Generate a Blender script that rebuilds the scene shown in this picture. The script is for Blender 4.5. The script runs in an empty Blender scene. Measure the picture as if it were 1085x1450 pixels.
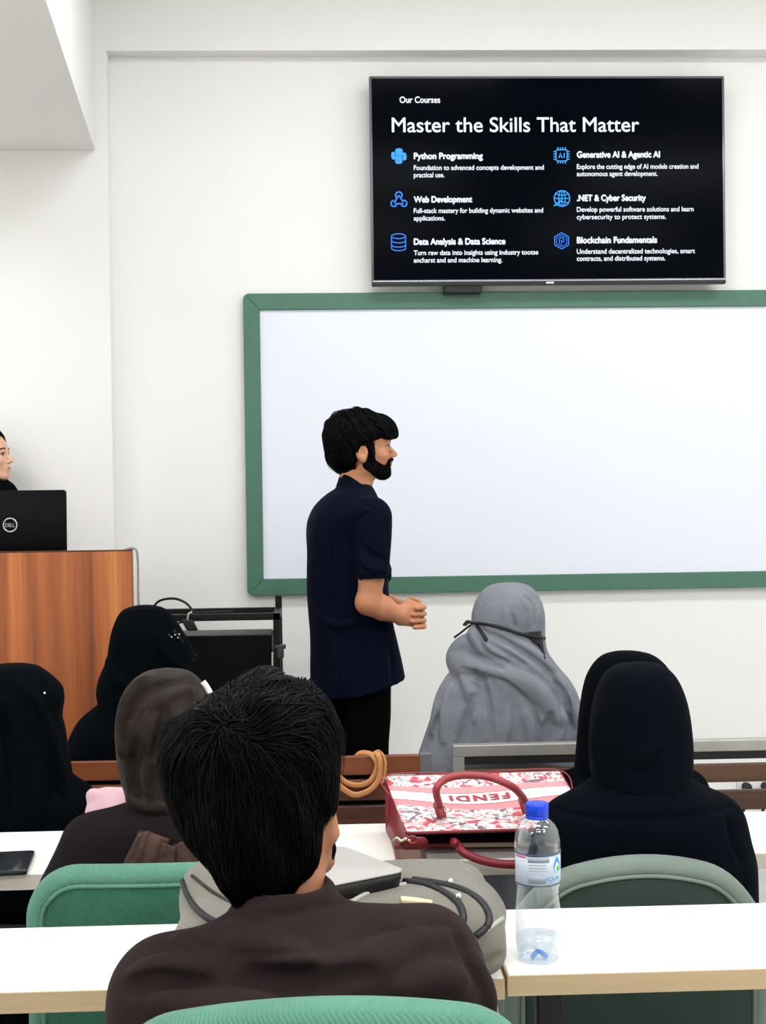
import bpy, bmesh, math, random
import numpy as np
from mathutils import Vector, Matrix
random.seed(7); RNG = np.random.default_rng(7)
C = bpy.context.scene.collection
PI = math.pi
V = lambda *a: np.array(a, dtype=float)

# ------------------------------------------------------------------ camera
F_PX, CX, CY = 2000., 542.5, 725.
YAW, PIT, ROL = [math.radians(v) for v in (2.46, -1.0, 0.75)]
CAM = V(0, 0, 1.54)
fw = V(math.sin(YAW)*math.cos(PIT), math.cos(YAW)*math.cos(PIT), math.sin(PIT))
rt = V(math.cos(YAW), -math.sin(YAW), 0); up = np.cross(rt, fw)
rt, up = rt*math.cos(ROL)-up*math.sin(ROL), up*math.cos(ROL)+rt*math.sin(ROL)
cd = bpy.data.cameras.new('camera'); cam = bpy.data.objects.new('camera', cd); C.objects.link(cam)
cd.sensor_fit = 'VERTICAL'; cd.sensor_height = 36; cd.lens = 36*F_PX/1450; cd.clip_start = .05
mw = Matrix.Identity(4)
for i in range(3):
    mw[i][0], mw[i][1], mw[i][2], mw[i][3] = rt[i], up[i], -fw[i], CAM[i]
cam.matrix_world = mw
bpy.context.scene.camera = cam

def ray(x, y): return fw+(x-CX)/F_PX*rt+(CY-y)/F_PX*up
def P(x, y, Y):                       # the point of the room at depth Y seen at a pixel of the photo
    d = ray(x, y); return CAM+d*(Y/d[1])
def Pz(x, y, z):                      # the same at height z
    d = ray(x, y); return CAM+d*((z-CAM[2])/d[2])

# ------------------------------------------------------------------ materials
def lin(c):
    return tuple(((v/255.)/12.92 if v <= 10.3 else (((v/255.)+.055)/1.055)**2.4) for v in c)
MATS = {}
def mat(name, col, rough=.6, metal=0, spec=.5, sheen=0, bump=0, bscale=200, var=0, vscale=8, trans=0, ior=1.45, emit=None, estr=0, coat=0, stretch=(1,1,1), bdist=.002):
    if name in MATS: return MATS[name]
    m = bpy.data.materials.new(name); m.use_nodes = True; nt = m.node_tree; b = nt.nodes['Principled BSDF']
    L = lin(col)+(1,)
    b.inputs['Base Color'].default_value = L; b.inputs['Roughness'].default_value = rough
    b.inputs['Metallic'].default_value = metal; b.inputs['Specular IOR Level'].default_value = spec
    b.inputs['IOR'].default_value = ior
    if sheen: b.inputs['Sheen Weight'].default_value = sheen; b.inputs['Sheen Roughness'].default_value = .4
    if trans: b.inputs['Transmission Weight'].default_value = trans
    if coat: b.inputs['Coat Weight'].default_value = coat
    if emit is not None:
        b.inputs['Emission Color'].default_value = lin(emit)+(1,); b.inputs['Emission Strength'].default_value = estr
    if bump or var:
        tc = nt.nodes.new('ShaderNodeTexCoord'); mp = nt.nodes.new('ShaderNodeMapping'); mp.inputs['Scale'].default_value = stretch
        nt.links.new(tc.outputs['Object'], mp.inputs['Vector'])
    if bump:
        n = nt.nodes.new('ShaderNodeTexNoise'); n.inputs['Scale'].default_value = bscale; n.inputs['Detail'].default_value = 3
        nt.links.new(mp.outputs[0], n.inputs['Vector'])
        bp = nt.nodes.new('ShaderNodeBump'); bp.inputs['Strength'].default_value = bump; bp.inputs['Distance'].default_value = bdist
        nt.links.new(n.outputs['Fac'], bp.inputs['Height']); nt.links.new(bp.outputs[0], b.inputs['Normal'])
    if var:
        n = nt.nodes.new('ShaderNodeTexNoise'); n.inputs['Scale'].default_value = vscale; n.inputs['Detail'].default_value = 4
        nt.links.new(mp.outputs[0], n.inputs['Vector'])
        r = nt.nodes.new('ShaderNodeValToRGB')
        r.color_ramp.elements[0].position = .3; r.color_ramp.elements[1].position = .7
        r.color_ramp.elements[0].color = tuple(c*(1-var) for c in L[:3])+(1,)
        r.color_ramp.elements[1].color = tuple(min(1, c*(1+var)) for c in L[:3])+(1,)
        nt.links.new(n.outputs['Fac'], r.inputs[0]); nt.links.new(r.outputs[0], b.inputs['Base Color'])
    MATS[name] = m; return m

def wood(name, cols, scale, axis='Z', rough=.35, fine=60):
    """long grain running along one axis: wide planks of differing tone plus fine streaks"""
    if name in MATS: return MATS[name]
    m = bpy.data.materials.new(name); m.use_nodes = True; nt = m.node_tree; b = nt.nodes['Principled BSDF']
    N = nt.nodes.new; K = nt.links.new
    tc = N('ShaderNodeTexCoord'); mp = N('ShaderNodeMapping'); K(tc.outputs['Object'], mp.inputs[0])
    s = [1, 1, 1]; s['XYZ'.index(axis)] = .035; mp.inputs['Scale'].default_value = s
    a = N('ShaderNodeTexNoise'); a.inputs['Scale'].default_value = scale; a.inputs['Detail'].default_value = 2; a.inputs['Roughness'].default_value = .4
    f = N('ShaderNodeTexNoise'); f.inputs['Scale'].default_value = fine; f.inputs['Detail'].default_value = 5; f.inputs['Distortion'].default_value = .6
    K(mp.outputs[0], a.inputs[0]); K(mp.outputs[0], f.inputs[0])
    mx = N('ShaderNodeMath'); mx.operation = 'MULTIPLY_ADD'; mx.inputs[1].default_value = .35
    K(f.outputs['Fac'], mx.inputs[0]); K(a.outputs['Fac'], mx.inputs[2])
    r = N('ShaderNodeValToRGB'); e = r.color_ramp.elements
    while len(e) < len(cols): e.new(.5)
    for i, c in enumerate(cols):
        e[i].position = .45+.5*i/(len(cols)-1); e[i].color = lin(c)+(1,)
    K(mx.outputs[0], r.inputs[0]); K(r.outputs[0], b.inputs['Base Color'])
    b.inputs['Roughness'].default_value = rough
    MATS[name] = m; return m

wall_m = mat('painted plaster', (241, 240, 237), .75, spec=.25, bump=.08, bscale=60, var=.012, vscale=1.2)
ceil_m = mat('ceiling paint', (240, 240, 238), .85)
floor_m = mat('floor tile', (198, 196, 192), .4, var=.08, vscale=3)
green_frame = mat('green lacquer', (74, 116, 97), .45, var=.05, vscale=30, bump=.05)
board_m = mat('white enamel', (232, 235, 246), .22, spec=.5)
tv_bezel = mat('grey bezel', (120, 122, 128), .35, metal=.6)
tv_black = mat('black plastic', (10, 10, 12), .35)
screen_m = mat('dark screen', (1, 2, 4), .15, spec=.025, emit=(3, 6, 14), estr=.7)
text_w = mat('white light', (0, 0, 0), .5, emit=(240, 244, 255), estr=1.5)
text_b = mat('blue light', (0, 0, 0), .5, emit=(20, 130, 255), estr=1.5)
text_c = mat('cyan light', (0, 0, 0), .5, emit=(40, 165, 250), estr=1.5)
desk_top_m = mat('cream laminate', (244, 240, 232), .35, var=.015, vscale=5)
desk_edge_m = wood('pale edge band', [(176, 152, 116), (200, 178, 142), (214, 196, 164)], 6, 'X', .5, 40)
desk_edge_g = mat('grey edge band', (196, 188, 176), .5, var=.04, vscale=10)
black_metal = mat('black metal', (12, 12, 13), .45, metal=.3)
steel = mat('brushed steel', (172, 170, 163), .42, metal=.5, var=.08, vscale=12)
steel_d = mat('grey paint steel', (112, 116, 118), .5, metal=.3)
veneer = wood('orange veneer', [(106, 52, 22), (154, 82, 38), (180, 102, 50), (206, 130, 68)], 13, 'Z', .4, 70)
veneer_e = mat('dark veneer edge', (92, 52, 34), .5)
bench_wood = wood('bench wood', [(66, 34, 20), (104, 54, 30), (138, 76, 44)], 8, 'X', .4, 50)
skin_m = mat('warm skin', (192, 132, 97), .5, spec=.35, var=.06, vscale=18)
skin_m.node_tree.nodes['Principled BSDF'].inputs['Subsurface Weight'].default_value = .08
skin_l = mat('light skin', (226, 176, 148), .5, spec=.35, var=.04, vscale=18)
lip_m = mat('lip', (160, 92, 82), .45)
eye_w = mat('eye white', (186, 176, 168), .3, spec=.2); eye_d = mat('iris', (28, 18, 12), .15)
hair_m = mat('black hair', (3, 3, 4), .42, spec=.10)
hair_fine = mat('dark stubble hair', (9, 7, 7), .7, spec=.05, bump=.6, bscale=500)
navy = mat('navy cotton', (10, 15, 30), .85, spec=.03, sheen=.02, bump=.25, bscale=350, var=.1, vscale=6)
trouser = mat('black trouser', (7, 8, 10), .85, spec=.02, bump=.2, bscale=300)
black_cloth = mat('black crepe', (6, 9, 13), .85, spec=.02, sheen=.008, bump=.2, bscale=300)
black_cloth2 = mat('blue black crepe', (8, 11, 17), .85, spec=.02, sheen=.01, bump=.2, bscale=300)
brown_shirt = mat('dark brown cotton', (46, 35, 36), .9, spec=.04, sheen=.04, bump=.35, bscale=420, var=.12, vscale=10)
brown_robe = mat('dark plum robe', (28, 23, 26), .9, spec=.04, sheen=.02, bump=.3, bscale=300)
brown_scarf = mat('brown satin', (36, 28, 25), .55, spec=.14, sheen=.01, bump=.4, bscale=45, var=.75, vscale=20)
grey_cloth = mat('grey chiffon', (122, 125, 133), .85, spec=.15, sheen=.03, bump=.55, bscale=22, var=.10, vscale=9, bdist=.012)
pink_cloth = mat('pale pink cotton', (206, 168, 176), .85, bump=.2, bscale=250)
rubber = mat('black rubber', (14, 14, 15), .6)
shoe_m = mat('black shoe', (14, 13, 13), .4)

def fabric_chair(name, col, scale=150, sheen=.12):
    m = mat(name, col, .85, sheen=sheen, spec=.15, var=.07, vscale=14)
    if scale > 200: return m
    nt = m.node_tree; b = nt.nodes['Principled BSDF']; N = nt.nodes.new; K = nt.links.new
    tc = N('ShaderNodeTexCoord'); mp = N('ShaderNodeMapping'); K(tc.outputs['Object'], mp.inputs[0])
    mp.inputs['Rotation'].default_value = (.4, .5, .7)
    w = N('ShaderNodeTexWave'); w.inputs['Scale'].default_value = scale/2; w.inputs['Distortion'].default_value = 1.2; w.inputs['Detail Scale'].default_value = 3
    K(mp.outputs[0], w.inputs[0]); bp = N('ShaderNodeBump'); bp.inputs['Strength'].default_value = .55; bp.inputs['Distance'].default_value = .002
    K(w.outputs['Fac'], bp.inputs['Height']); K(bp.outputs[0], b.inputs['Normal'])
    return m
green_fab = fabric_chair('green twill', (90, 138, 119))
green_shade = fabric_chair('green twill shaded', (54, 104, 85))  # same twill, darkened: shade on the upright back panel put into the colour
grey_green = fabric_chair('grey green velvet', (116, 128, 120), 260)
grey_green_shade = fabric_chair('grey green velvet shaded', (52, 66, 60), 260)  # velvet copy with the upright panel's shade painted into its colour

# ------------------------------------------------------------------ object helpers
def link(name, me, m=None, parent=None, smooth=True):
    o = bpy.data.objects.new(name, me); C.objects.link(o)
    if m is not None: me.materials.append(m)
    if smooth and len(me.polygons): me.polygons.foreach_set('use_smooth', np.ones(len(me.polygons), dtype=bool))
    if parent is not None:
        o.parent = parent; o.matrix_parent_inverse = Matrix.Translation(-Vector(parent.location))
    return o
def tag(o, label=None, cat=None, group=None, kind=None):
    if label: o['label'] = label
    if cat: o['category'] = cat
    if group: o['group'] = group
    if kind: o['kind'] = kind
    return o
def thing(name, loc, label, cat, group=None):
    o = bpy.data.objects.new(name, None); C.objects.link(o); o.location = tuple(loc); o.empty_display_size = .05
    return tag(o, label, cat, group)
def pymesh(name, vs, fs):
    me = bpy.data.meshes.new(name); me.from_pydata([tuple(v) for v in vs], [], [tuple(f) for f in fs]); me.update(); return me
def obj(name, bm, m, parent=None, smooth=False, bevel=0, segs=2):
    bmesh.ops.recalc_face_normals(bm, faces=bm.faces)
    me = bpy.data.meshes.new(name); bm.to_mesh(me); bm.free()
    o = link(name, me, m, parent, smooth)
    if bevel:
        b = o.modifiers.new('bevel', 'BEVEL'); b.width = bevel; b.segments = segs; b.limit_method = 'ANGLE'
        me.polygons.foreach_set('use_smooth', np.ones(len(me.polygons), dtype=bool))
        w = o.modifiers.new('wn', 'WEIGHTED_NORMAL')
    return o
def box(bm, lo, hi):
    vs = [bm.verts.new((x, y, z)) for x in (lo[0], hi[0]) for y in (lo[1], hi[1]) for z in (lo[2], hi[2])]
    for f in ((0,1,3,2), (4,6,7,5), (0,4,5,1), (2,3,7,6), (0,2,6,4), (1,5,7,3)): bm.faces.new([vs[i] for i in f])
    return vs
def boxo(name, lo, hi, m, parent=None, bevel=.004):
    bm = bmesh.new(); box(bm, lo, hi); return obj(name, bm, m, parent, bevel=bevel)
def spline(pts, n=8):
    pts = [np.array(p, float) for p in pts]
    if len(pts) < 3: return [pts[0]+(pts[-1]-pts[0])*t for t in np.linspace(0, 1, n+1)]
    out = []; q = [2*pts[0]-pts[1]]+pts+[2*pts[-1]-pts[-2]]
    for i in range(1, len(q)-2):
        a, b, c, d = q[i-1:i+3]
        for t in np.linspace(0, 1, n, endpoint=False):
            out.append(.5*((2*b)+(-a+c)*t+(2*a-5*b+4*c-d)*t*t+(-a+3*b-3*c+d)*t**3))
    out.append(pts[-1]); return out
def tube(bm, pts, r, sides=10, flat=None, cap=True, closed=False):
    """swept tube; r a number or a list; flat=(a,b) elliptical section with b along the given up axis"""
    pts = [Vector(p) for p in pts]; n = len(pts); rings = []
    prev = None
    for i, p in enumerate(pts):
        if closed: t = pts[(i+1) % n]-pts[i-1]
        else: t = pts[min(i+1, n-1)]-pts[max(i-1, 0)]
        t.normalize()
        if prev is None:
            a = Vector((0, 0, 1)) if abs(t.z) < .9 else Vector((0, 1, 0))
            u = t.cross(a).normalized()
        else:
            u = prev-t*prev.dot(t); u.normalize()
        prev = u; w = t.cross(u)
        rr = r[i] if hasattr(r, '__len__') else r
        fa, fb = flat if flat else (1, 1)
        rings.append([bm.verts.new(p+(u*math.cos(k*2*PI/sides)*fa+w*math.sin(k*2*PI/sides)*fb)*rr) for k in range(sides)])
    m = n if closed else n-1
    for i in range(m):
        A, B = rings[i], rings[(i+1) % n]
        for k in range(sides): bm.faces.new((A[k], A[(k+1) % sides], B[(k+1) % sides], B[k]))
    if cap and not closed: bm.faces.new(rings[0][::-1]); bm.faces.new(rings[-1])
def tubeo(name, pts, r, m, parent=None, sides=10, n=8, flat=None, closed=False):
    bm = bmesh.new(); tube(bm, spline(pts, n) if n else pts, r, sides, flat, closed=closed); return obj(name, bm, m, parent, smooth=True)
def lathe(name, prof, m, loc, parent=None, seg=48, deform=None):
    vs, fs = [], []
    for (r, z) in prof:
        for k in range(seg):
            a = 2*PI*k/seg; x, y = r*math.cos(a), r*math.sin(a)
            if deform: x, y, z2 = deform(x, y, z, a)
            else: z2 = z
            vs.append((x+loc[0], y+loc[1], z2+loc[2]))
    n = len(prof)
    for i in range(n-1):
        for k in range(seg): fs.append((i*seg+k, i*seg+(k+1) % seg, (i+1)*seg+(k+1) % seg, (i+1)*seg+k))
    fs.append(tuple(range(seg))[::-1]); fs.append(tuple((n-1)*seg+k for k in range(seg)))
    return link(name, pymesh(name, vs, fs), m, parent)
def rrect(w, h, r, n=8, r2=None):
    """rounded rectangle outline centred on the origin, counter-clockwise"""
    pts = []; r2 = r if r2 is None else r2
    for (sx, sy, a0, q) in ((1, 1, 0, r), (-1, 1, 90, r), (-1, -1, 180, r2), (1, -1, 270, r2)):
        cx, cy = sx*(w/2-q), sy*(h/2-q)
        for k in range(n+1):
            a = math.radians(a0+90*k/n); pts.append((cx+q*math.cos(a), cy+q*math.sin(a)))
    return pts
def inset(pts, d):
    out = []; n = len(pts)
    for i in range(n):
        a, b, c = Vector(pts[i-1]), Vector(pts[i]), Vector(pts[(i+1) % n])
        t = (c-a); t.normalize(); out.append((b.x-t.y*d, b.y+t.x*d))
    return out
def slab(name, outline, prof, fn, m, parent=None):
    """rings of the outline inset by prof[i][0] at depth prof[i][1]; fn maps (u,v,depth) to the room"""
    vs, fs = [], []; n = len(outline)
    for (d, y) in prof:
        for (u, v) in inset(outline, d): vs.append(fn(u, v, y))
    for i in range(len(prof)-1):
        for k in range(n): fs.append((i*n+k, i*n+(k+1) % n, (i+1)*n+(k+1) % n, (i+1)*n+k))
    fs.append(tuple(range(n))[::-1]); fs.append(tuple((len(prof)-1)*n+k for k in range(n)))
    bm = bmesh.new(); V_ = [bm.verts.new(v) for v in vs]
    for f in fs: bm.faces.new([V_[i] for i in f])
    caps = [f for f in bm.faces if len(f.verts) > 4]
    bmesh.ops.triangulate(bm, faces=caps)
    return obj(name, bm, m, parent, smooth=True)

# ------------------------------------------------------------------ implicit modelling for bodies and cloth
BIG = .3
class Field:
    def __init__(s, lo, hi, res):
        s.lo = np.array(lo, float); s.res = res
        n = np.ceil((np.array(hi, float)-s.lo)/res).astype(int)+1
        s.n = n; s.d = np.full(n, BIG, np.float32)
        s.ax = [s.lo[i]+res*np.arange(n[i]) for i in range(3)]
    def sl(s, lo, hi):
        a = np.clip(np.floor((np.array(lo)-s.lo)/s.res).astype(int), 0, s.n); b = np.clip(np.ceil((np.array(hi)-s.lo)/s.res).astype(int)+1, 0, s.n)
        return a, b
    def ev(s, prim, pad):
        fn, lo, hi = prim
        a, b = s.sl(np.array(lo)-pad, np.array(hi)+pad)
        if np.any(b <= a): return None, None
        X = s.ax[0][a[0]:b[0]][:, None, None]; Y = s.ax[1][a[1]:b[1]][None, :, None]; Z = s.ax[2][a[2]:b[2]][None, None, :]
        return (slice(a[0], b[0]), slice(a[1], b[1]), slice(a[2], b[2])), fn(X, Y, Z).astype(np.float32)
    def add(s, prim, k=0.):
        q, v = s.ev(prim, k+4*s.res)
        if q is None: return s
        e = s.d[q]
        if k: h = np.clip(.5+.5*(e-v)/k, 0, 1); s.d[q] = e*(1-h)+v*h-k*h*(1-h)
        else: s.d[q] = np.minimum(e, v)
        return s
    def cut(s, prim, k=0.):
        q, v = s.ev(prim, k+4*s.res)
        if q is None: return s
        e = s.d[q]; v = -v
        if k: h = np.clip(.5-.5*(e-v)/k, 0, 1); s.d[q] = e*(1-h)+v*h+k*h*(1-h)
        else: s.d[q] = np.maximum(e, v)
        return s
    def warp(s, fn):
        X = s.ax[0][:, None, None]; Y = s.ax[1][None, :, None]; Z = s.ax[2][None, None, :]
        s.d += fn(X, Y, Z).astype(np.float32); return s
    def at(s, p):
        i = (np.asarray(p)-s.lo)/s.res; i0 = np.clip(np.floor(i).astype(int), 0, s.n-2); f = np.clip(i-i0, 0, 1)
        r = 0
        for a in (0, 1):
            for b in (0, 1):
                for c in (0, 1):
                    w = (f[..., 0] if a else 1-f[..., 0])*(f[..., 1] if b else 1-f[..., 1])*(f[..., 2] if c else 1-f[..., 2])
                    r = r+w*s.d[i0[..., 0]+a, i0[..., 1]+b, i0[..., 2]+c]
        return r
    def grad(s, p):
        e = s.res; g = np.stack([s.at(p+np.eye(3)[i]*e)-s.at(p-np.eye(3)[i]*e) for i in range(3)], -1)
        return g/(np.linalg.norm(g, axis=-1, keepdims=True)+1e-9)
    def hit(s, px, py):
        d = ray(px, py); d = d/d[1]
        ys = np.arange(s.lo[1], s.lo[1]+s.res*(s.n[1]-1), s.res*.5)
        p = CAM+ys[:, None]*d; v = s.at(p)
        ok = np.all((p >= s.lo) & (p <= s.lo+s.res*(s.n-1)), axis=1)
        w = np.where((v < 0) & ok)[0]
        return p[w[0]] if len(w) else None
    def fold(s, pts, r, off=.3, k=None, groove=False, taper=True):
        """a crease (or a ridge) running over the surface through points of the photo"""
        q = spline([(x, y, 0) for x, y in pts], 10); P3 = [s.hit(a[0], a[1]) for a in q]; P3 = [p for p in P3 if p is not None]
        if len(P3) < 2: return s
        d = (P3[0]-CAM); d /= np.linalg.norm(d)
        n = len(P3)
        for i in range(n-1):
            ta = math.sin(PI*(i+.5)/n)**.8 if taper else 1
            rr = max(r*ta, r*.08); o = d*rr*off*(-1 if groove else 1)
            pr = cap(P3[i]+o, P3[i+1]+o, rr, rr)
            (s.cut if groove else s.add)(pr, k or r*1.4)
        return s
    def mesh(s, name, smooth=1):
        d = s.d; n = s.n; sg = d < 0
        sg[0], sg[-1], sg[:, 0], sg[:, -1], sg[:, :, 0], sg[:, :, -1] = [False]*6
        d = np.where(sg, d, np.maximum(d, 1e-6))
        co = [(i, j, k) for i in (0, 1) for j in (0, 1) for k in (0, 1)]
        cnt = np.zeros(n-1, np.int8)
        for i, j, k in co: cnt += sg[i:n[0]-1+i, j:n[1]-1+j, k:n[2]-1+k]
        mx = (cnt > 0) & (cnt < 8); ijk = np.argwhere(mx); idx = np.full(n-1, -1, np.int64); idx[mx] = np.arange(len(ijk))
        val = np.stack([d[ijk[:, 0]+i, ijk[:, 1]+j, ijk[:, 2]+k] for i, j, k in co], 1)
        acc = np.zeros((len(ijk), 3)); num = np.zeros(len(ijk))
        for a in range(8):
            for b in range(a+1, 8):
                if sum(abs(np.array(co[a])-np.array(co[b]))) != 1: continue
                va, vb = val[:, a], val[:, b]; m = (va < 0) != (vb < 0)
                t = np.where(m, va/np.where(m, va-vb, 1), 0)
                p = np.array(co[a])+t[:, None]*(np.array(co[b])-np.array(co[a]))
                acc[m] += p[m]; num[m] += 1
        vs = s.lo+s.res*(ijk+acc/num[:, None])
        fs = []
        for ax in range(3):
            u, w = [(1, 2), (2, 0), (0, 1)][ax]
            A = [slice(None)]*3; B = [slice(None)]*3; A[ax] = slice(0, -1); B[ax] = slice(1, None)
            e = np.argwhere(sg[tuple(A)] != sg[tuple(B)])
            if not len(e): continue
            ina = sg[e[:, 0], e[:, 1], e[:, 2]]
            def cell(du, dw):
                c = e.copy(); c[:, u] += du; c[:, w] += dw; return idx[c[:, 0], c[:, 1], c[:, 2]]
            q = np.stack([cell(-1, -1), cell(0, -1), cell(0, 0), cell(-1, 0)], 1)
            q[~ina] = q[~ina][:, ::-1]; fs.append(q)
        fs = np.concatenate(fs); 
        ed = np.concatenate([fs[:, [0, 1]], fs[:, [1, 2]], fs[:, [2, 3]], fs[:, [3, 0]]])
        for _ in range(smooth):
            a = np.zeros_like(vs); c = np.zeros(len(vs))
            np.add.at(a, ed[:, 0], vs[ed[:, 1]]); np.add.at(c, ed[:, 0], 1)
            np.add.at(a, ed[:, 1], vs[ed[:, 0]]); np.add.at(c, ed[:, 1], 1)
            vs = .5*vs+.5*a/c[:, None]
        return npmesh(name, vs, fs)
def npmesh(name, vs, fs):
    me = bpy.data.meshes.new(name); k = fs.shape[1]
    me.vertices.add(len(vs)); me.vertices.foreach_set('co', np.asarray(vs, np.float32).ravel())
    me.loops.add(len(fs)*k); me.loops.foreach_set('vertex_index', fs.astype(np.int32).ravel())
    me.polygons.add(len(fs)); me.polygons.foreach_set('loop_start', np.arange(0, len(fs)*k, k, dtype=np.int32))
    me.update(calc_edges=True); me.validate(); return me

def cap(a, b, ra, rb=None):
    a, b = np.array(a, float), np.array(b, float); rb = ra if rb is None else rb
    ab = b-a; L = max(ab@ab, 1e-12); R = max(ra, rb)
    def fn(X, Y, Z):
        t = np.clip(((X-a[0])*ab[0]+(Y-a[1])*ab[1]+(Z-a[2])*ab[2])/L, 0, 1)
        return np.sqrt((X-a[0]-t*ab[0])**2+(Y-a[1]-t*ab[1])**2+(Z-a[2]-t*ab[2])**2)-(ra+t*(rb-ra))
    return fn, np.minimum(a, b)-R, np.maximum(a, b)+R
def ell(c, r, M=None):
    c = np.array(c, float); r = np.array(r, float); M = np.eye(3) if M is None else np.array(M)   # rows of M are the local axes
    def fn(X, Y, Z):
        x, y, z = X-c[0], Y-c[1], Z-c[2]
        l = [M[i][0]*x+M[i][1]*y+M[i][2]*z for i in range(3)]
        k0 = np.sqrt((l[0]/r[0])**2+(l[1]/r[1])**2+(l[2]/r[2])**2); k1 = np.sqrt((l[0]/r[0]**2)**2+(l[1]/r[1]**2)**2+(l[2]/r[2]**2)**2)+1e-9
        return k0*(k0-1)/k1
    R = r.max(); return fn, c-R, c+R
def rbox(c, h, rr=.01, M=None):
    c = np.array(c, float); h = np.array(h, float); M = np.eye(3) if M is None else np.array(M)
    def fn(X, Y, Z):
        x, y, z = X-c[0], Y-c[1], Z-c[2]
        q = [np.abs(M[i][0]*x+M[i][1]*y+M[i][2]*z)-(h[i]-rr) for i in range(3)]
        return np.sqrt(np.maximum(q[0], 0)**2+np.maximum(q[1], 0)**2+np.maximum(q[2], 0)**2)+np.minimum(np.maximum(q[0], np.maximum(q[1], q[2])), 0)-rr
    R = np.linalg.norm(h); return fn, c-R, c+R
def pch(x, y, xi):
    """monotone cubic through the keys"""
    x = np.array(x, float); y = np.array(y, float); h = np.diff(x); dl = np.diff(y)/h; m = np.zeros(len(x))
    m[0], m[-1] = dl[0], dl[-1]
    for i in range(1, len(x)-1): m[i] = 0 if dl[i-1]*dl[i] <= 0 else 2*dl[i-1]*dl[i]/(dl[i-1]+dl[i])
    i = np.clip(np.searchsorted(x, xi)-1, 0, len(x)-2); t = np.clip((xi-x[i])/h[i], 0, 1)
    return (1+2*t)*(1-t)**2*y[i]+t*(1-t)**2*h[i]*m[i]+t*t*(3-2*t)*y[i+1]+t*t*(t-1)*h[i]*m[i+1]
def loft(keys, n=2.2, kcap=.01):
    """keys (z, xl, xr, cy, front, back): a body of superellipse sections"""
    K = np.array(sorted(keys)); z = K[:, 0]
    def fn(X, Y, Z):
        zz = np.clip(Z.ravel(), z[0], z[-1])
        xl, xr, cy, bf, bb = [pch(z, K[:, i], zz)[None, None, :] for i in range(1, 6)]
        cx = (xl+xr)/2; a = np.maximum((xr-xl)/2, .002); dy = Y-cy; b = np.maximum(np.where(dy > 0, bf, bb), .002)
        rho = ((np.abs(X-cx)/a)**n+(np.abs(dy)/b)**n)**(1/n)
        d = (rho-1)*np.minimum(a, b)
        e = np.maximum(Z-z[-1], z[0]-Z)
        h = np.clip(.5-.5*(d-e)/kcap, 0, 1); return d*(1-h)+e*h+kcap*h*(1-h)
    return fn, V(K[:, 1].min(), (K[:, 3]-K[:, 5]).min(), z[0]), V(K[:, 2].max(), (K[:, 3]+K[:, 4]).max(), z[-1])
def rows(Y, L):
    """photo rows (py, xl, xr, cy, front, back) at depth Y turned into loft keys in metres"""
    out = []
    for (py, xl, xr, cy, bf, bb) in L:
        a, b = P(xl, py, Y), P(xr, py, Y); out.append(((a[2]+b[2])/2, a[0], b[0], cy, bf, bb))
    return out
def wr(seed, amp, f=(14, 14, 9)):
    r = np.random.default_rng(seed); ph = r.uniform(0, 6.28, 9); k = r.uniform(.6, 1.4, 9)
    return lambda X, Y, Z: amp*(np.sin(f[0]*k[0]*X+f[2]*k[1]*.6*Z+ph[0])*np.sin(f[1]*k[2]*Y+f[2]*k[3]*Z+ph[1])+.6*np.sin(f[0]*2.1*k[4]*X-f[2]*k[5]*Z+ph[2])*np.sin(f[1]*1.7*k[6]*Y+f[2]*1.3*Z+ph[3]))

def add_hand(F, wrist, d, nrm, side, s=1., curl=.5):
    """palm, four unequal bent fingers and a thumb from the side; d along the hand, nrm out of the back of the hand"""
    w = np.array(wrist, float); d = np.array(d, float)/np.linalg.norm(d); nrm = np.array(nrm, float); nrm -= d*(nrm@d); nrm /= np.linalg.norm(nrm)
    sd = np.cross(d, nrm)*side
    F.add(cap(w, w+d*.03*s, .026*s, .028*s), .02)
    for o in (-.027, -.009, .009, .027): F.add(cap(w+d*.025*s+sd*o*.6*s, w+d*.085*s+sd*o*s, .014*s, .012*s), .012)
    for o, L in ((-.029, .9), (-.0095, 1.05), (.0095, 1.), (.028, .78)):
        a = w+d*.085*s+sd*o*s; e = d*1.; p = [a]; ang = 0
        for q, l in enumerate((.042, .026, .02)):
            ang += curl*(.5 if q == 0 else .8); v = d*math.cos(ang)-nrm*math.sin(ang); p.append(p[-1]+v*l*L*s)
        for q in range(3): F.add(cap(p[q], p[q+1], (.0095-.001*q)*s, (.0088-.001*q)*s), .003)
    a = w+d*.03*s-sd*.026*s; b = a+(d*.6-sd*.7-nrm*.2)*.042*s; c = b+(d*.9-sd*.25-nrm*.3)*.032*s
    F.add(cap(a, b, .014*s, .011*s), .012); F.add(cap(b, c, .0105*s, .009*s), .004)

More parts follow.
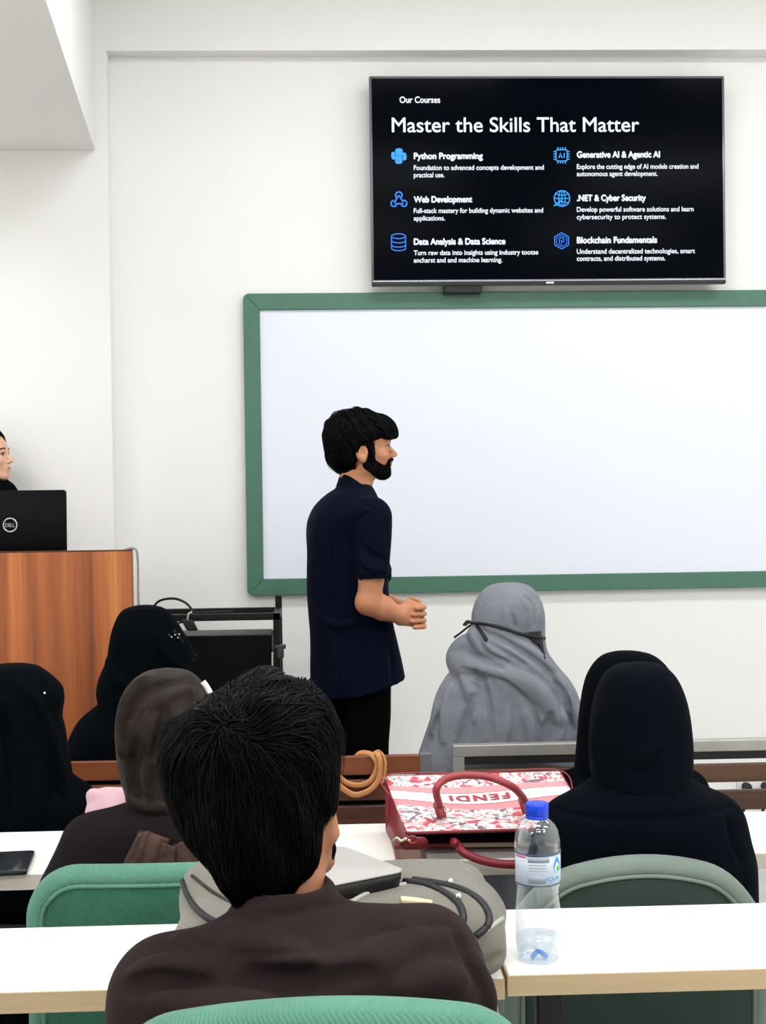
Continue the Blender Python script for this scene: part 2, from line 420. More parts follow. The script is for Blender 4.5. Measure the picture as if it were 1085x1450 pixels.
def head(F, O, f, s=1., nose=1., neck=True):
    """a head with a face, looking along f (horizontal)"""
    O = np.array(O, float); f = np.array(f, float); f /= np.linalg.norm(f); u = V(0, 0, 1)
    if abs(f[2]) > 1e-3: u = u-f*(u@f); u /= np.linalg.norm(u)
    l = np.cross(u, f); M = [f, l, u]
    T = lambda x, y, z: O+(f*x+l*y+u*z)*s
    E = lambda c, r: ell(T(*c), np.array(r)*s, M)
    K = lambda a, b, ra, rb: cap(T(*a), T(*b), ra*s, rb*s)
    F.add(E((0, 0, .030), (.092, .074, .090)))
    F.add(E((.032, 0, .022), (.060, .060, .062)), .02*s)
    F.add(E((.040, 0, -.035), (.050, .055, .060)), .02*s)
    for y in (-1, 1):
        F.add(K((-.002, y*.056, -.035), (.012, y*.050, -.062), .016, .014), .02*s)
        F.add(K((.012, y*.050, -.062), (.072, y*.016, -.080), .014, .013), .02*s)
        F.add(E((.066, y*.036, -.018), (.022, .022, .018)), .02*s)
    F.add(E((.076, 0, -.080), (.020, .024, .016)), .015*s)
    F.add(E((.080, 0, -.046), (.021, .028, .024)), .015*s)
    F.add(K((.084, -.036, .024), (.084, .036, .024), .010, .010), .012*s)
    for y in (-1, 1): F.cut(E((.097, y*.031, .009), (.013, .017, .011)), .008*s)
    F.add(K((.087, 0, .013), (.112, 0, -.0165), .0075, .0105*nose), .007*s)
    for y in (-1, 1): F.add(E((.102, y*.011, -.021), (.012, .0078, .0072)), .005*s)
    F.add(E((.0985, 0, -.0425), (.0075, .022, .0055)), .004*s)
    F.add(E((.0965, 0, -.053), (.0080, .019, .006)), .003*s)
    F.cut(K((.106, -.016, -.0478), (.106, .016, -.0478), .0018, .0018), .002*s)
    for y in (-1, 1):
        F.add(E((-.004, y*.078, -.012), (.021, .009, .031)), .006*s)
        F.add(E((.000, y*.076, -.036), (.010, .008, .010)), .006*s)
        F.cut(E((.001, y*.090, -.008), (.0125, .0095, .018)), .003*s); F.add(E((.010, y*.080, -.010), (.006, .005, .010)), .003*s)
    if neck: F.add(K((-.018, 0, -.045), (-.030, 0, -.16), .049, .051), .025*s)
    return T, M
def eyes(T, M, s, parent, sides=(-1, 1)):
    for y in sides:
        for nm, c, r, m in (('eye', (.0790, y*.031, .0090), .0110, eye_w), ('iris', (.0848, y*.0325, .0090), .0062, eye_d)):
            bm = bmesh.new(); bmesh.ops.create_uvsphere(bm, u_segments=20, v_segments=12, radius=r*s)
            bmesh.ops.translate(bm, verts=bm.verts, vec=Vector(T(*c))); p = obj(nm, bm, m, parent, smooth=True)
        tubeo('eyelash', [T(.0885, y*.020, .0130), T(.0915, y*.030, .0150), T(.0870, y*.040, .0140), T(.080, y*.046, .0105)], [.0014]*8+[.0018]*8+[.0012]*9, eye_d, parent, sides=6)

def seated(F, hip, neck, hd, sc, shw, wl, wr_, el, er, knee=.40, foot=.02, hs=.95, face=True, bulk=1.):
    """a whole seated body facing +Y: head, trunk, arms, hands, legs, feet"""
    hip, neck = np.array(hip, float), np.array(neck, float)
    T = None
    if face: T = head(F, hd, V(0, 1, -.1), sc)
    F.add(cap(neck-V(0, .005, .03), np.array(hd)-V(0, .01, .04), .052, .05), .02)
    chest = neck*.62+hip*.38
    F.add(ell(chest-V(0, 0, .02), (.14*bulk, .08, .15)), .03); F.add(ell(hip+V(0, 0, .06), (.155*bulk, .10, .13)), .05); F.add(cap(hip+V(0, 0, .1), chest, .11, .11), .05)
    for sx, w, e in ((-1, wl, el), (1, wr_, er)):
        sh = neck+V(sx*shw*.9, .01, -.11)
        F.add(cap(neck-V(0, 0, .08), sh, .035, .036), .03); F.add(cap(sh, e, .036, .034), .03); F.add(cap(e, w, .037, .025), .015)
        dd = np.array(w)-np.array(e); add_hand(F, w, dd/np.linalg.norm(dd), V(0, 0, 1) if abs(dd[2]) < .2 else V(0, 1, 1), -sx, .9, .35)
        k_ = hip+V(sx*.09, knee, .01); a = V(hip[0]+sx*.10, hip[1]+knee+foot, .09)
        F.add(cap(hip+V(sx*.075, .02, 0), k_, .08, .058), .04); F.add(cap(k_, a, .055, .036), .02)
        F.add(cap(a+V(0, -.02, -.045), a+V(sx*.015, .15, -.06), .034, .026), .02)
    return T
def skirt(F, hip, knee, foot=.02, k=.04):
    for sx in (-1, 1):
        k_ = np.array(hip)+V(sx*.09, knee, .01); a = V(hip[0]+sx*.10, hip[1]+knee+foot, .12)
        F.add(cap(np.array(hip)+V(sx*.075, .02, 0), k_, .10, .078), k); F.add(cap(k_, a, .082, .085), k)
        F.add(cap(k_, a-V(sx*.1, .05, 0), .07, .08), k)
def sleeves(F, neck, shw, wl, wr_, el, er, r=(.053, .054, .044), k=.04, drop=.11):
    for sx, w, e in ((-1, wl, el), (1, wr_, er)):
        sh = np.array(neck)+V(sx*shw, 0, -drop); F.add(cap(sh, e, r[0], r[1]), k); F.add(cap(e, w, r[1], r[2]), .02)

def strands(F, root, whorl_fn, L, r, seed, segs=8, lift=.002, jit=.25, wave=0.):
    """hair locks laid along the surface of a field, each a tapered three-sided tube"""
    rg = np.random.default_rng(seed); p = root.copy(); N = len(p)
    ln = L*rg.uniform(.6, 1.2, N)[:, None]; jt = rg.normal(0, jit, (N, 3)); h = lift*rg.uniform(-.3, 1.6, N)
    pts = [p.copy()]
    for sgi in range(segs):
        g = F.grad(p); d = whorl_fn(p)+jt+wave*np.sin(sgi*1.1+jt*20); d -= g*(d*g).sum(1, keepdims=True); d /= np.linalg.norm(d, axis=1, keepdims=True)+1e-9
        p = p+d*ln/segs; e = F.at(p)-h*(1+.5*sgi/segs); p = p-F.grad(p)*e[:, None]*.8
        pts.append(p.copy())
    pts = np.array(pts); S = segs+1
    t = np.zeros_like(pts); t[1:-1] = pts[2:]-pts[:-2]; t[0] = pts[1]-pts[0]; t[-1] = pts[-1]-pts[-2]; t /= np.linalg.norm(t, axis=2, keepdims=True)+1e-9
    g = np.stack([F.grad(q) for q in pts]); sv = np.cross(t, g); sv /= np.linalg.norm(sv, axis=2, keepdims=True)+1e-9
    prof = r*np.sin(np.linspace(.35, 1, S)*PI*.97)[:, None, None]*rg.uniform(.6, 1.4, N)[None, :, None]+.00015
    ring = np.stack([pts+sv*prof, pts+g*prof*.7, pts-sv*prof], 2)     # S,N,3,3
    vs = ring.transpose(1, 0, 2, 3).reshape(-1, 3)
    b = (np.arange(N)*S*3)[:, None, None]; sI = (np.arange(segs)*3)[None, :, None]; kk = np.arange(3)[None, None, :]
    i0 = b+sI+kk; i1 = b+sI+(kk+1) % 3
    fs = np.stack([i0, i1, i1+3, i0+3], -1).reshape(-1, 4)
    return vs, fs
def join_np(me, vs, fs, name):
    n = len(me.vertices); co = np.empty(n*3, np.float32); me.vertices.foreach_get('co', co); co = co.reshape(-1, 3)
    li = np.empty(len(me.loops), np.int32); me.loops.foreach_get('vertex_index', li)
    out = npmesh(name, np.concatenate([co, vs]), np.concatenate([li.reshape(-1, 4), fs+n])); bpy.data.meshes.remove(me); return out
def mverts(me):
    co = np.empty(len(me.vertices)*3, np.float32); me.vertices.foreach_get('co', co); return co.reshape(-1, 3).astype(float)

#@@SETTING
# ------------------------------------------------------------------ the room
W = 5.75
def struct(name, lo, hi, m, bevel=0):
    o = boxo(name, lo, hi, m, bevel=bevel); o['kind'] = 'structure'; return o
XL, XR, YB, ZC = -3.2, 3.4, -2.5, 3.75
struct('floor', (XL, YB, -.1), (XR, W, 0), floor_m)
struct('ceiling', (XL, YB, ZC), (XR, W+.15, ZC+.1), ceil_m)
struct('wall_front', (XL, W, 0), (XR, W+.15, ZC), wall_m)
struct('wall_left', (XL-.15, YB, 0), (XL, W+.15, ZC), wall_m)
struct('wall_right', (XR, YB, 0), (XR+.15, W+.15, ZC), wall_m)
struct('wall_back', (XL-.15, YB-.15, 0), (XR+.15, YB, ZC), wall_m)
# pillar face left of the recessed panel and the beam across its top
sx = -.832; PR = .075
struct('trim_1', (XL, W-PR, 0), (sx, W, ZC), wall_m, bevel=.004)
bm = bmesh.new(); vs = box(bm, (sx-.02, W-PR, 3.285), (XR, W, ZC))
for v in vs:
    if v.co.z < 3.3 and v.co.x > 0: v.co.y += 0
    if v.co.x > 0 and v.co.y < W-.01: v.co.y -= .03
o = obj('trim_2', bm, wall_m, bevel=.003); o['kind'] = 'structure'
# boxed beam running from the pillar towards the viewer, upper left
a = P(135, 213, W-PR); b = Pz(65, 0, a[2]); dirv = (b-a)/np.linalg.norm(b-a)
e = a+dirv*5.2
bm = bmesh.new()
q = [(a[0], W-PR), (e[0], e[1]), (-1.62, e[1]), (-1.62, W-PR)]
lo = [bm.verts.new((x, y, a[2])) for x, y in q]; hi = [bm.verts.new((x, y, ZC)) for x, y in q]
bm.faces.new(lo); bm.faces.new(hi[::-1])
for i in range(4): bm.faces.new((lo[i], lo[(i+1) % 4], hi[(i+1) % 4], hi[i]))
o = obj('trim_3', bm, wall_m, bevel=.003); o['kind'] = 'structure'

# ------------------------------------------------------------------ whiteboard
t = thing('whiteboard', P(700, 836, W), 'long blank white board in a dark green frame on the front wall', 'whiteboard')
bx0, bz1, bz0 = P(344.5, 418, W-.02)[0], 2.327, 1.110; bx1 = bx0+2.44; fwid = .066
yb = W-.035
def rail(pts, name):
    bm = bmesh.new(); f = [bm.verts.new((x, yb, z)) for x, z in pts]; g = [bm.verts.new((x, W-.001, z)) for x, z in pts]
    bm.faces.new(f); bm.faces.new(g[::-1]); n = len(pts)
    for i in range(n): bm.faces.new((f[i], g[i], g[(i+1) % n], f[(i+1) % n]))
    return obj(name, bm, green_frame, t, bevel=.003)
def cor(cx, cz, a0, r=.022):
    return [(cx+r*math.cos(math.radians(a)), cz+r*math.sin(math.radians(a))) for a in a0]
r_ = .022
TL = cor(bx0+r_, bz1-r_, (90, 105, 120, 135)); TL2 = cor(bx0+r_, bz1-r_, (135, 150, 165, 180))
BL = cor(bx0+r_, bz0+r_, (180, 195, 210, 225)); BL2 = cor(bx0+r_, bz0+r_, (225, 240, 255, 270))
TR = cor(bx1-r_, bz1-r_, (45, 60, 75, 90)); TR2 = cor(bx1-r_, bz1-r_, (0, 15, 30, 45))
BR = cor(bx1-r_, bz0+r_, (270, 285, 300, 315)); BR2 = cor(bx1-r_, bz0+r_, (315, 330, 345, 360))
rail(TL+[(bx0+fwid, bz1-fwid), (bx1-fwid, bz1-fwid)]+TR, 'frame_rail')
rail(TL2+BL+[(bx0+fwid, bz0+fwid), (bx0+fwid, bz1-fwid)], 'frame_rail')
rail(BL2+BR+[(bx1-fwid, bz0+fwid), (bx0+fwid, bz0+fwid)], 'frame_rail')
rail(BR2+TR2+[(bx1-fwid, bz1-fwid), (bx1-fwid, bz0+fwid)], 'frame_rail')
boxo('board_surface', (bx0+.05, W-.022, bz0+.05), (bx1-.05, W-.004, bz1-.05), board_m, t, bevel=0)

# ------------------------------------------------------------------ television with the slide
TY = W-.10
c0, c1 = P(522.5, 108, TY), P(1028.5, 403, TY)
tx0, tx1, tz1, tz0 = c0[0], c1[0], P(775, 107.5, TY)[2], P(775, 403.5, TY)[2]
t = thing('television', ((tx0+tx1)/2, TY, tz0), 'large flat television showing a dark course slide, mounted above the whiteboard', 'television')
cxm, czm = (tx0+tx1)/2, (tz0+tz1)/2
slab('casing', rrect(tx1-tx0, tz1-tz0, .006, 4), [(.05, .045), (.012, .038), (.001, .03), (0, .02), (0, .003), (.002, 0)], lambda u, v, y: (cxm+u, TY+y, czm+v), tv_bezel, t)
boxo('screen', (tx0+.010, TY-.0015, tz0+.024), (tx1-.010, TY+.01, tz1-.010), screen_m, t, bevel=0)
boxo('lower_bar', (tx0+.002, TY-.004, tz0+.001), (tx1-.002, TY+.01, tz0+.013), tv_black, t, bevel=.002)
boxo('chrome_strip', (tx0+.002, TY-.005, tz0+.0135), (tx1-.002, TY+.004, tz0+.0215), mat('satin strip', (150, 150, 160), .25, metal=.9), t, bevel=.002)
boxo('brand_badge', (cxm-.016, TY-.008, tz0+.004), (cxm+.016, TY-.003, tz0+.012), mat('badge', (200, 200, 205), .3, metal=.6), t, bevel=.001)
boxo('wall_bracket', (cxm-.4, TY+.04, czm-.2), (cxm+.4, W-.001, czm+.2), black_metal, t)
a, b = P(628, 403, W-.06), P(682, 416, W-.06)
boxo('sensor_box', (a[0], TY+.012, b[2]), (b[0], W-.02, a[2]+.03), tv_black, t, bevel=.005)
SY = TY-.0022
def text(body, px, py, wpx, hpx, m, bold=0., name='slide_text', cap_ref='M', flip=False, parent=None, depth=None):
    cu = bpy.data.curves.new(name, 'FONT'); cu.body = body; cu.size = 1; cu.fill_mode = 'BOTH'
    o = bpy.data.objects.new(name, cu); C.objects.link(o)
    dg = bpy.context.evaluated_depsgraph_get(); me = bpy.data.meshes.new_from_object(o.evaluated_get(dg)); bpy.data.objects.remove(o)
    co = mverts(me); x0, x1 = co[:, 0].min(), co[:, 0].max()
    A, B = P(px, py, SY), P(px+wpx, py, SY); H = hpx*(B[0]-A[0])/wpx
    out = np.stack([A[0]+(co[:, 0]-x0)/(x1-x0)*(B[0]-A[0]), np.full(len(co), SY), A[2]+co[:, 1]/.70*H], 1)
    me.vertices.foreach_set('co', out.astype(np.float32).ravel()); me.update()
    if bold:
        bm = bmesh.new(); bm.from_mesh(me); g0 = list(bm.verts)+list(bm.edges)+list(bm.faces); st = bold*H/.7
        for dx, dz in ((st, 0), (st*.5, st*.6), (st*.5, -st*.6)):
            r = bmesh.ops.duplicate(bm, geom=g0); bmesh.ops.translate(bm, verts=[v for v in r['geom'] if isinstance(v, bmesh.types.BMVert)], vec=(dx, 0, dz))
        bm.to_mesh(me); bm.free()
    return link(name, me, m, parent or t, smooth=False)
text('Our Courses', 566, 145.5, 57, 8.6, text_w, .05)
text('Master the Skills That Matter', 555, 187, 350, 20.5, text_w, .02, 'slide_title')
for s_, x, y, w_, bold in (
    ('Python Programming', 586, 225, 97, 1), ('Foundation to advanced concepts development and', 586, 240.7, 184, 0), ('practical use.', 586, 251, 43, 0),
    ('Web Development', 586, 286.5, 82, 1), ('Full-stack mastery for building dynamic websites and', 586, 301.6, 183, 0), ('applications.', 586, 312.2, 44, 0),
    ('Data Analysis & Data Science', 586, 346.3, 129, 1), ('Turn raw data into insights using industry tootse', 586, 361.2, 176, 0), ('ancharst and and machine learning.', 586, 371.7, 125, 0),
    ('Generative AI & Agentic AI', 817, 223, 117, 1), ('Explore the cutting edge of AI models creation and', 817, 239.2, 172, 0), ('autonomous agent development.', 817, 249.3, 114, 0),
    ('.NET & Cyber Security', 817, 284.5, 97, 1), ('Develop powerful software solutions and learn', 817, 299.8, 165, 0), ('cybersecurity to protect systems.', 817, 310.4, 126, 0),
    ('Blockchain Fundamentals', 817, 344.2, 113, 1), ('Understand decentralized technologies, smart', 817, 359.3, 167, 0), ('contracts, and distributed systems.', 817, 369.3, 125, 0)):
    text(s_, x, y, w_, 8.4 if bold else 6.6, text_w, .09 if bold else .05)
class Icon:
    def __init__(s, px, py, sc=1.): s.o = P(px, py, SY); s.k = (P(px+1, py, SY)[0]-s.o[0])*sc; s.bm = bmesh.new()
    def stroke(s, pts, w=1.1, closed=False, dy=0):
        pts = [Vector(p) for p in pts]; n = len(pts); L, R = [], []
        for i in range(n):
            a = pts[i-1] if closed or i else pts[i]; b = pts[(i+1) % n] if closed or i < n-1 else pts[i]
            tt = (b-a).normalized(); nn = Vector((-tt.y, tt.x))*w/2
            for S_, q in ((L, pts[i]+nn), (R, pts[i]-nn)): S_.append(s.bm.verts.new((s.o[0]+q.x*s.k, SY-dy, s.o[2]+q.y*s.k)))
        for i in range(n if closed else n-1): j = (i+1) % n; s.bm.faces.new((L[i], L[j], R[j], R[i]))
    def fill(s, pts, dy=0): s.bm.faces.new([s.bm.verts.new((s.o[0]+x*s.k, SY-dy, s.o[2]+y*s.k)) for x, y in pts])
    def circ(s, cx, cy, rx, ry=None, a0=0, a1=360, w=1.1):
        ry = rx if ry is None else ry; n = 24; full = a1-a0 == 360
        s.stroke([(cx+rx*math.cos(math.radians(a0+(a1-a0)*i/n)), cy+ry*math.sin(math.radians(a0+(a1-a0)*i/n))) for i in range(n if full else n+1)], w, full)
    def done(s, m, name='slide_icon'): return obj(name, s.bm, m, t)
ic = Icon(565, 221)           # two interlocking rounded hooks
for sg in (1, -1):
    R_ = lambda pts: [(x*sg, y*sg) for x, y in pts]
    ic.fill(R_([(-5, 1.2), (-5, 8.5), (-3.6, 10.4), (-1, 11), (2, 11), (4.6, 10), (5.4, 8), (5.4, 1.2), (4, -.4), (1.5, -.8), (-3, -.8)]))
    ic.fill(R_([(-10.8, 3), (-10.2, 5), (-8.5, 6), (-5.6, 6), (-5.6, -4.6), (-8.2, -5), (-10, -3.6), (-10.8, -1)]))
ic.done(text_c)
ic = Icon(565, 282)
ic.circ(0, 5.6, 4.6, a0=-40, a1=220, w=2); ic.circ(-7, -6, 4.2, a0=90, a1=330, w=2); ic.circ(7, -6, 4.2, a0=-150, a1=110, w=2)
ic.stroke([(-1, 5), (-6.5, -5.5)], 2); ic.stroke([(0, 5.5), (6, -4)], 2); ic.stroke([(-5.5, -6.5), (6.5, -6.5)], 2); ic.done(text_b)
ic = Icon(564.5, 342.5)
ic.circ(0, 8, 10, 3.4, w=1.4)
for yy in (2, -4, -9): ic.circ(0, yy, 10, 3.4, 180, 360, 1.4)
ic.stroke([(-10, 8), (-10, -9)], 1.4); ic.stroke([(10, 8), (10, -9)], 1.4); ic.done(text_b)
ic = Icon(795.5, 220)
ic.stroke([(x, y) for x, y in rrect(16, 16, 3, 4)], 1.6, True)
for q in (-5.4, -1.8, 1.8, 5.4):
    for a_, b_ in (((q, 8), (q, 11.5)), ((q, -8), (q, -11.5)), ((8, q), (11.5, q)), ((-8, q), (-11.5, q))): ic.stroke([a_, b_], 1.4)
ic.stroke([(-4, -3.6), (-1.6, 3.6), (.8, -3.6)], 1.4); ic.stroke([(-3, -1.4), (-.2, -1.4)], 1); ic.stroke([(3.6, -3.6), (3.6, 3.6)], 1.4); ic.done(text_c)
ic = Icon(796, 281)
ic.circ(0, 0, 11, w=1.5); ic.circ(0, 0, 4.6, 11, w=1.2); ic.stroke([(-11, 0), (11, 0)], 1.2); ic.stroke([(0, 11), (0, -11)], 1.2)
ic.circ(0, 9, 10, 4.5, 200, 340, 1.2); ic.circ(0, -9, 10, 4.5, 20, 160, 1.2); ic.stroke([(-11.5, -10), (-6, -8), (-2, -3), (-5, -1), (-1, 0)], 2); ic.done(text_c)
ic = Icon(795.5, 341)
for rr, w_ in ((11.4, 1.5), (8.2, 1.1)): ic.stroke([(rr*math.cos(math.radians(90+60*i)), rr*math.sin(math.radians(90+60*i))) for i in range(6)], w_, True)
ic.stroke([(-3, -4), (-3, 3), (0, 5), (3, 3), (3, -1), (0, -2.5), (0, 1)], 1.3); ic.stroke([(-1, -6), (0, -4)], 1.2); ic.done(text_b)

# ------------------------------------------------------------------ wall socket low on the front wall, seen through the bench
a = P(1070, 1112, W)
t = thing('wall_socket', (a[0], W, a[2]), 'small white wall socket with black plugs, seen through the bench slats', 'socket')
slab('plate', rrect(.16, .09, .012, 5), [(0, .012), (0, .004), (.003, 0)], lambda u, v, y: (a[0]+u, W-.013+y, a[2]+v), mat('socket white', (230, 228, 224), .4), t)
for dx in (-.045, .035):
    tubeo('plug', [(a[0]+dx, W-.012, a[2]), (a[0]+dx, W-.05, a[2]), (a[0]+dx-.01, W-.075, a[2]-.02), (a[0]+dx-.03, W-.06, a[2]-.12), (a[0]+dx-.04, W-.02, a[2]-.28)], [.018]*8+[.016]*8+[.006]*17, rubber, t)

#@@FURN
# ------------------------------------------------------------------ lectern, laptop
LY = 4.86
pt = P(187, 778.5, LY); pz = pt[2]; px1 = pt[0]; px0 = px1-.75
t = thing('lectern', ((px0+px1)/2, LY+.27, 0), 'tall orange wood veneer lectern at the left edge', 'lectern')
WZ = pz-.055
boxo('front_panel', (px0, LY, .02), (px1, LY+.03, pz-.003), veneer, t, bevel=.004)
boxo('top_edging', (px0, LY-.001, pz-.003), (px1, LY+.031, pz), veneer_e, t, bevel=.001)
for xx in (px0+.09, px1-.12): boxo('side_panel', (xx, LY+.03, 0), (xx+.024, LY+.50, WZ-.022), veneer, t, bevel=.002)
boxo('work_top', (px0+.09, LY+.03, WZ-.022), (px1-.096, LY+.52, WZ), veneer, t, bevel=.003)
boxo('inner_shelf', (px0+.114, LY+.03, .7), (px1-.12, LY+.48, .72), veneer_e, t)
c0 = V(px1+.005, LY+.016, pz+.004)
tubeo('power_cable', [V(px1-.14, LY+.2, WZ+.006), V(px1-.05, LY+.06, pz-.01), c0, c0+V(.012, 0, -.04), c0+V(.012, 0, -.18), c0+V(.02, .02, -.32), c0+V(.07, .05, -.52), c0+V(.1, .12, -1.0), V(c0[0]+.14, LY+.3, .006)], .004, mat('grey cable', (150, 145, 138), .5))
tag(C.objects[-1], 'thin grey cable hanging down the lectern side', 'cable')
LL = P(95, 778, LY+.06); lz = WZ+.001; lx1 = LL[0]; lw = .385; lx0 = lx1-lw
t = thing('laptop', ((lx0+lx1)/2, LY+.2, WZ), 'black laptop open on the lectern, lid back with round ring logo', 'laptop')
lm = mat('laptop black', (5, 6, 8), .5, spec=.1, bump=.05, bscale=400)
lcx = (lx0+lx1)/2; lh = P(93, 693.5, LY+.05)[2]-lz
tilt = -.06
slab('lid', rrect(lw, lh, .012, 6), [(.002, .012), (0, .010), (0, .003), (.003, 0)], lambda u, v, y: (lcx+u, LY+.05+y+tilt*(v+lh/2)*-.5, lz+lh/2+v), lm, t)
slab('base', rrect(lw, .26, .012, 6), [(.002, 0), (0, .003), (0, .014), (.002, .017)], lambda u, v, y: (lcx+u, LY+.07+.13+v, lz+y), lm, t)
boxo('keyboard', (lcx-.16, LY+.1, lz+.017), (lcx+.16, LY+.21, lz+.0185), tv_black, t, bevel=0)
boxo('laptop_screen', (lcx-.18, LY+.064, lz+.02), (lcx+.18, LY+.066, lz+lh-.03), mat('laptop glow', (10, 12, 20), .3, emit=(60, 80, 110), estr=.5), t, bevel=0)
g = P(14.5, 743.5, LY+.048); kk = 1/404.
bm = bmesh.new()
silver = mat('silver logo', (190, 190, 192), .35, metal=.7)
tube(bm, [(g[0]+9.3*kk*math.cos(a_), g[1]-.001, g[2]+9.3*kk*math.sin(a_)) for a_ in np.linspace(0, 2*PI, 40, endpoint=False)], .0026, 8, closed=True)
obj('logo_ring', bm, silver, t, smooth=True)
cu = bpy.data.curves.new('tmp', 'FONT'); cu.body = 'DELL'; o = bpy.data.objects.new('tmp', cu); C.objects.link(o)
me = bpy.data.meshes.new_from_object(o.evaluated_get(bpy.context.evaluated_depsgraph_get())); bpy.data.objects.remove(o)
co = mverts(me); x0, x1 = co[:, 0].min(), co[:, 0].max()
out = np.stack([g[0]+((co[:, 0]-x0)/(x1-x0)-.5)*13*kk, np.full(len(co), g[1]-.0035), g[2]+(co[:, 1]/.7-.5)*5.2*kk], 1)
me.vertices.foreach_set('co', out.astype(np.float32).ravel()); me.update(); link('logo_letters', me, silver, t, smooth=False)

# ------------------------------------------------------------------ black steel equipment stand and cabinet
RY = 5.12
tr = P(396.5, 868, RY); x1 = tr[0]; z1 = tr[2]; x0 = x1-.50; RB = RY+.27; tb = .025
t = thing('equipment_stand', ((x0+x1)/2, RY+.23, 0), 'open black steel frame stand beside the lectern', 'stand')
def bar(lo, hi, nm): return boxo(nm, lo, hi, black_metal, t, bevel=.002)
bar((x0, RY, z1-tb), (x1, RY+tb, z1), 'top_rail'); bar((x0, RB-tb, z1-tb), (x1, RB, z1), 'top_rail')
bar((x0, RY, z1-tb), (x0+tb, RB, z1+.0005), 'top_rail'); bar((x1-tb, RY, z1-tb), (x1, RB, z1+.0005), 'top_rail')
for xx in (x0, x1-tb):
    bar((xx, RY, 0), (xx+tb, RY+tb, z1-tb), 'leg'); bar((xx, RB-tb, 0), (xx+tb, RB, z1+.045 if xx > x0 else z1-tb), 'leg')
bar((x0, RY, .2), (x1, RB, .222), 'shelf')
q = P(393, 920, RY)
bm = bmesh.new(); box(bm, (x1-.012, RY-.018, q[2]-.03), (x1+.012, RY+.028, q[2]+.005)); box(bm, (x1-.02, RY-.012, q[2]+.003), (x1+.02, RY+.02, q[2]+.018)); obj('clamp', bm, mat('clamp grey', (60, 62, 64), .4), t, bevel=.004)
tubeo('cord', [(x1-tb-.004, RY+.01, q[2]-.01), (x1-tb-.004, RY-.004, q[2]-.08), (x1-tb+.004, RY-.005, q[2]-.15), (x1-tb-.003, RY-.004, q[2]-.35), (x1-tb, RY, .25)], .0035, mat('pale cord', (190, 190, 188), .5), t)
a = P(383, 900, RY+.03); xb1 = x1-tb-.006; xb0 = xb1-.43; zb = a[2]
t = thing('equipment_cabinet', ((xb0+xb1)/2, RY+.24, .222), 'large matt black equipment cabinet on the stand shelf', 'cabinet')
boxo('cabinet_body', (xb0, RY+.03, .224), (xb1, RB-.03, zb), mat('cabinet black', (5, 6, 8), .5, spec=.15), t, bevel=.004)
boxo('cabinet_top', (xb0+.004, RY+.034, zb), (xb1-.004, RB-.034, zb+.004), mat('cabinet top', (52, 54, 58), .45), t, bevel=.002)
for i in range(4): boxo('foot', (xb0+.03+(.4 if i % 2 else 0), RY+.06+(.12 if i > 1 else 0), .2222), (xb0+.07+(.4 if i % 2 else 0), RY+.1+(.12 if i > 1 else 0), .226), rubber, t, bevel=0)
zc = z1+.006
tag(tubeo('cable', [P(212, 862, RY+.1)-V(0, 0, .02), P(224, 852, RY+.1), P(245, 847.5, RY+.08), P(262, 853, RY+.06), P(271, 862, RY+.05), V(P(276, 864, RY+.02)[0], RY+.012, zc), V(P(300, 866, RY)[0], RY+.013, zc), V(P(330, 866, RY)[0], RY+.012, zc)], .0045, rubber),
    'black cable looping up from the stand and lying along its front rail', 'cable')
q = P(268, 884, RY-.01)
t = thing('power_adapter', (q[0], RY, q[2]), 'black power adapter hanging by a short cord from the stand front rail', 'adapter')
bm = bmesh.new(); vs = box(bm, (q[0]-.018, RY-.034, q[2]-.022), (q[0]+.022, RY-.006, q[2]+.018))
for v in vs: v.co.x += (v.co.z-q[2])*-.5
obj('adapter_body', bm, rubber, t, bevel=.006)
tubeo('cord', [q+V(-.006, -.01, .015), q+V(0, -.012, .04), V(q[0]+.004, RY-.006, z1+.004), V(q[0]+.006, RY+.03, z1+.006), V(q[0]+.01, RY+.04, z1-.03)], .003, mat('pale cord', (190, 190, 188), .5), t)
tubeo('cord', [q+V(-.012, -.01, .012), q+V(-.04, -.01, .004), q+V(-.06, -.01, -.02), q+V(-.05, 0, -.12)], .004, rubber, t)

# ------------------------------------------------------------------ benches of the front row
def bench(x0, x1, label, slats, rail, leg_m, Y=4.08, post=None, bench_wood=bench_wood):
    t = thing('bench', ((x0+x1)/2, Y+.25, 0), label, 'bench', 'front row benches')
    for z1_, h in slats: boxo('back_slat', (x0+.002, Y, z1_-h), (x1-.002, Y+.02, z1_), bench_wood, t, bevel=.004)
    for i in range(3): boxo('seat_slat', (x0, Y+.10+i*.13, .41), (x1, Y+.10+i*.13+.115, .435), bench_wood, t, bevel=.004)
    top = rail if rail else slats[0][0]+.003
    for xx in (x0, x1):
        boxo('post', (xx-.012, Y-.004, 0), (xx+.022, Y+.028, top-(.034 if rail else 0)), leg_m, t, bevel=.002)
        boxo('leg', (xx-.012, Y+.44, 0), (xx+.022, Y+.47, .41), leg_m, t, bevel=.002)
        boxo('seat_rail', (xx-.012, Y+.02, .375), (xx+.022, Y+.47, .41), leg_m, t, bevel=.002)
    if rail:
        boxo('top_rail', (x0-.012, Y-.006, rail-.034), (x1+.022, Y+.03, rail), leg_m, t, bevel=.003)
        boxo('rubber_strip', (x0+.022, Y-.002, rail-.057), (x1-.012, Y+.026, rail-.034), rubber, t, bevel=.001)
    return t
zA = P(400, 1073, 4.08)[2]
bench(-1.5, .285, 'dark wood slatted bench with the tan strap hanging over it', [(zA, .056), (zA-.07, .06), (zA-.145, .055)], None, steel_d)
zB = P(730, 1053.5, 4.08)[2]
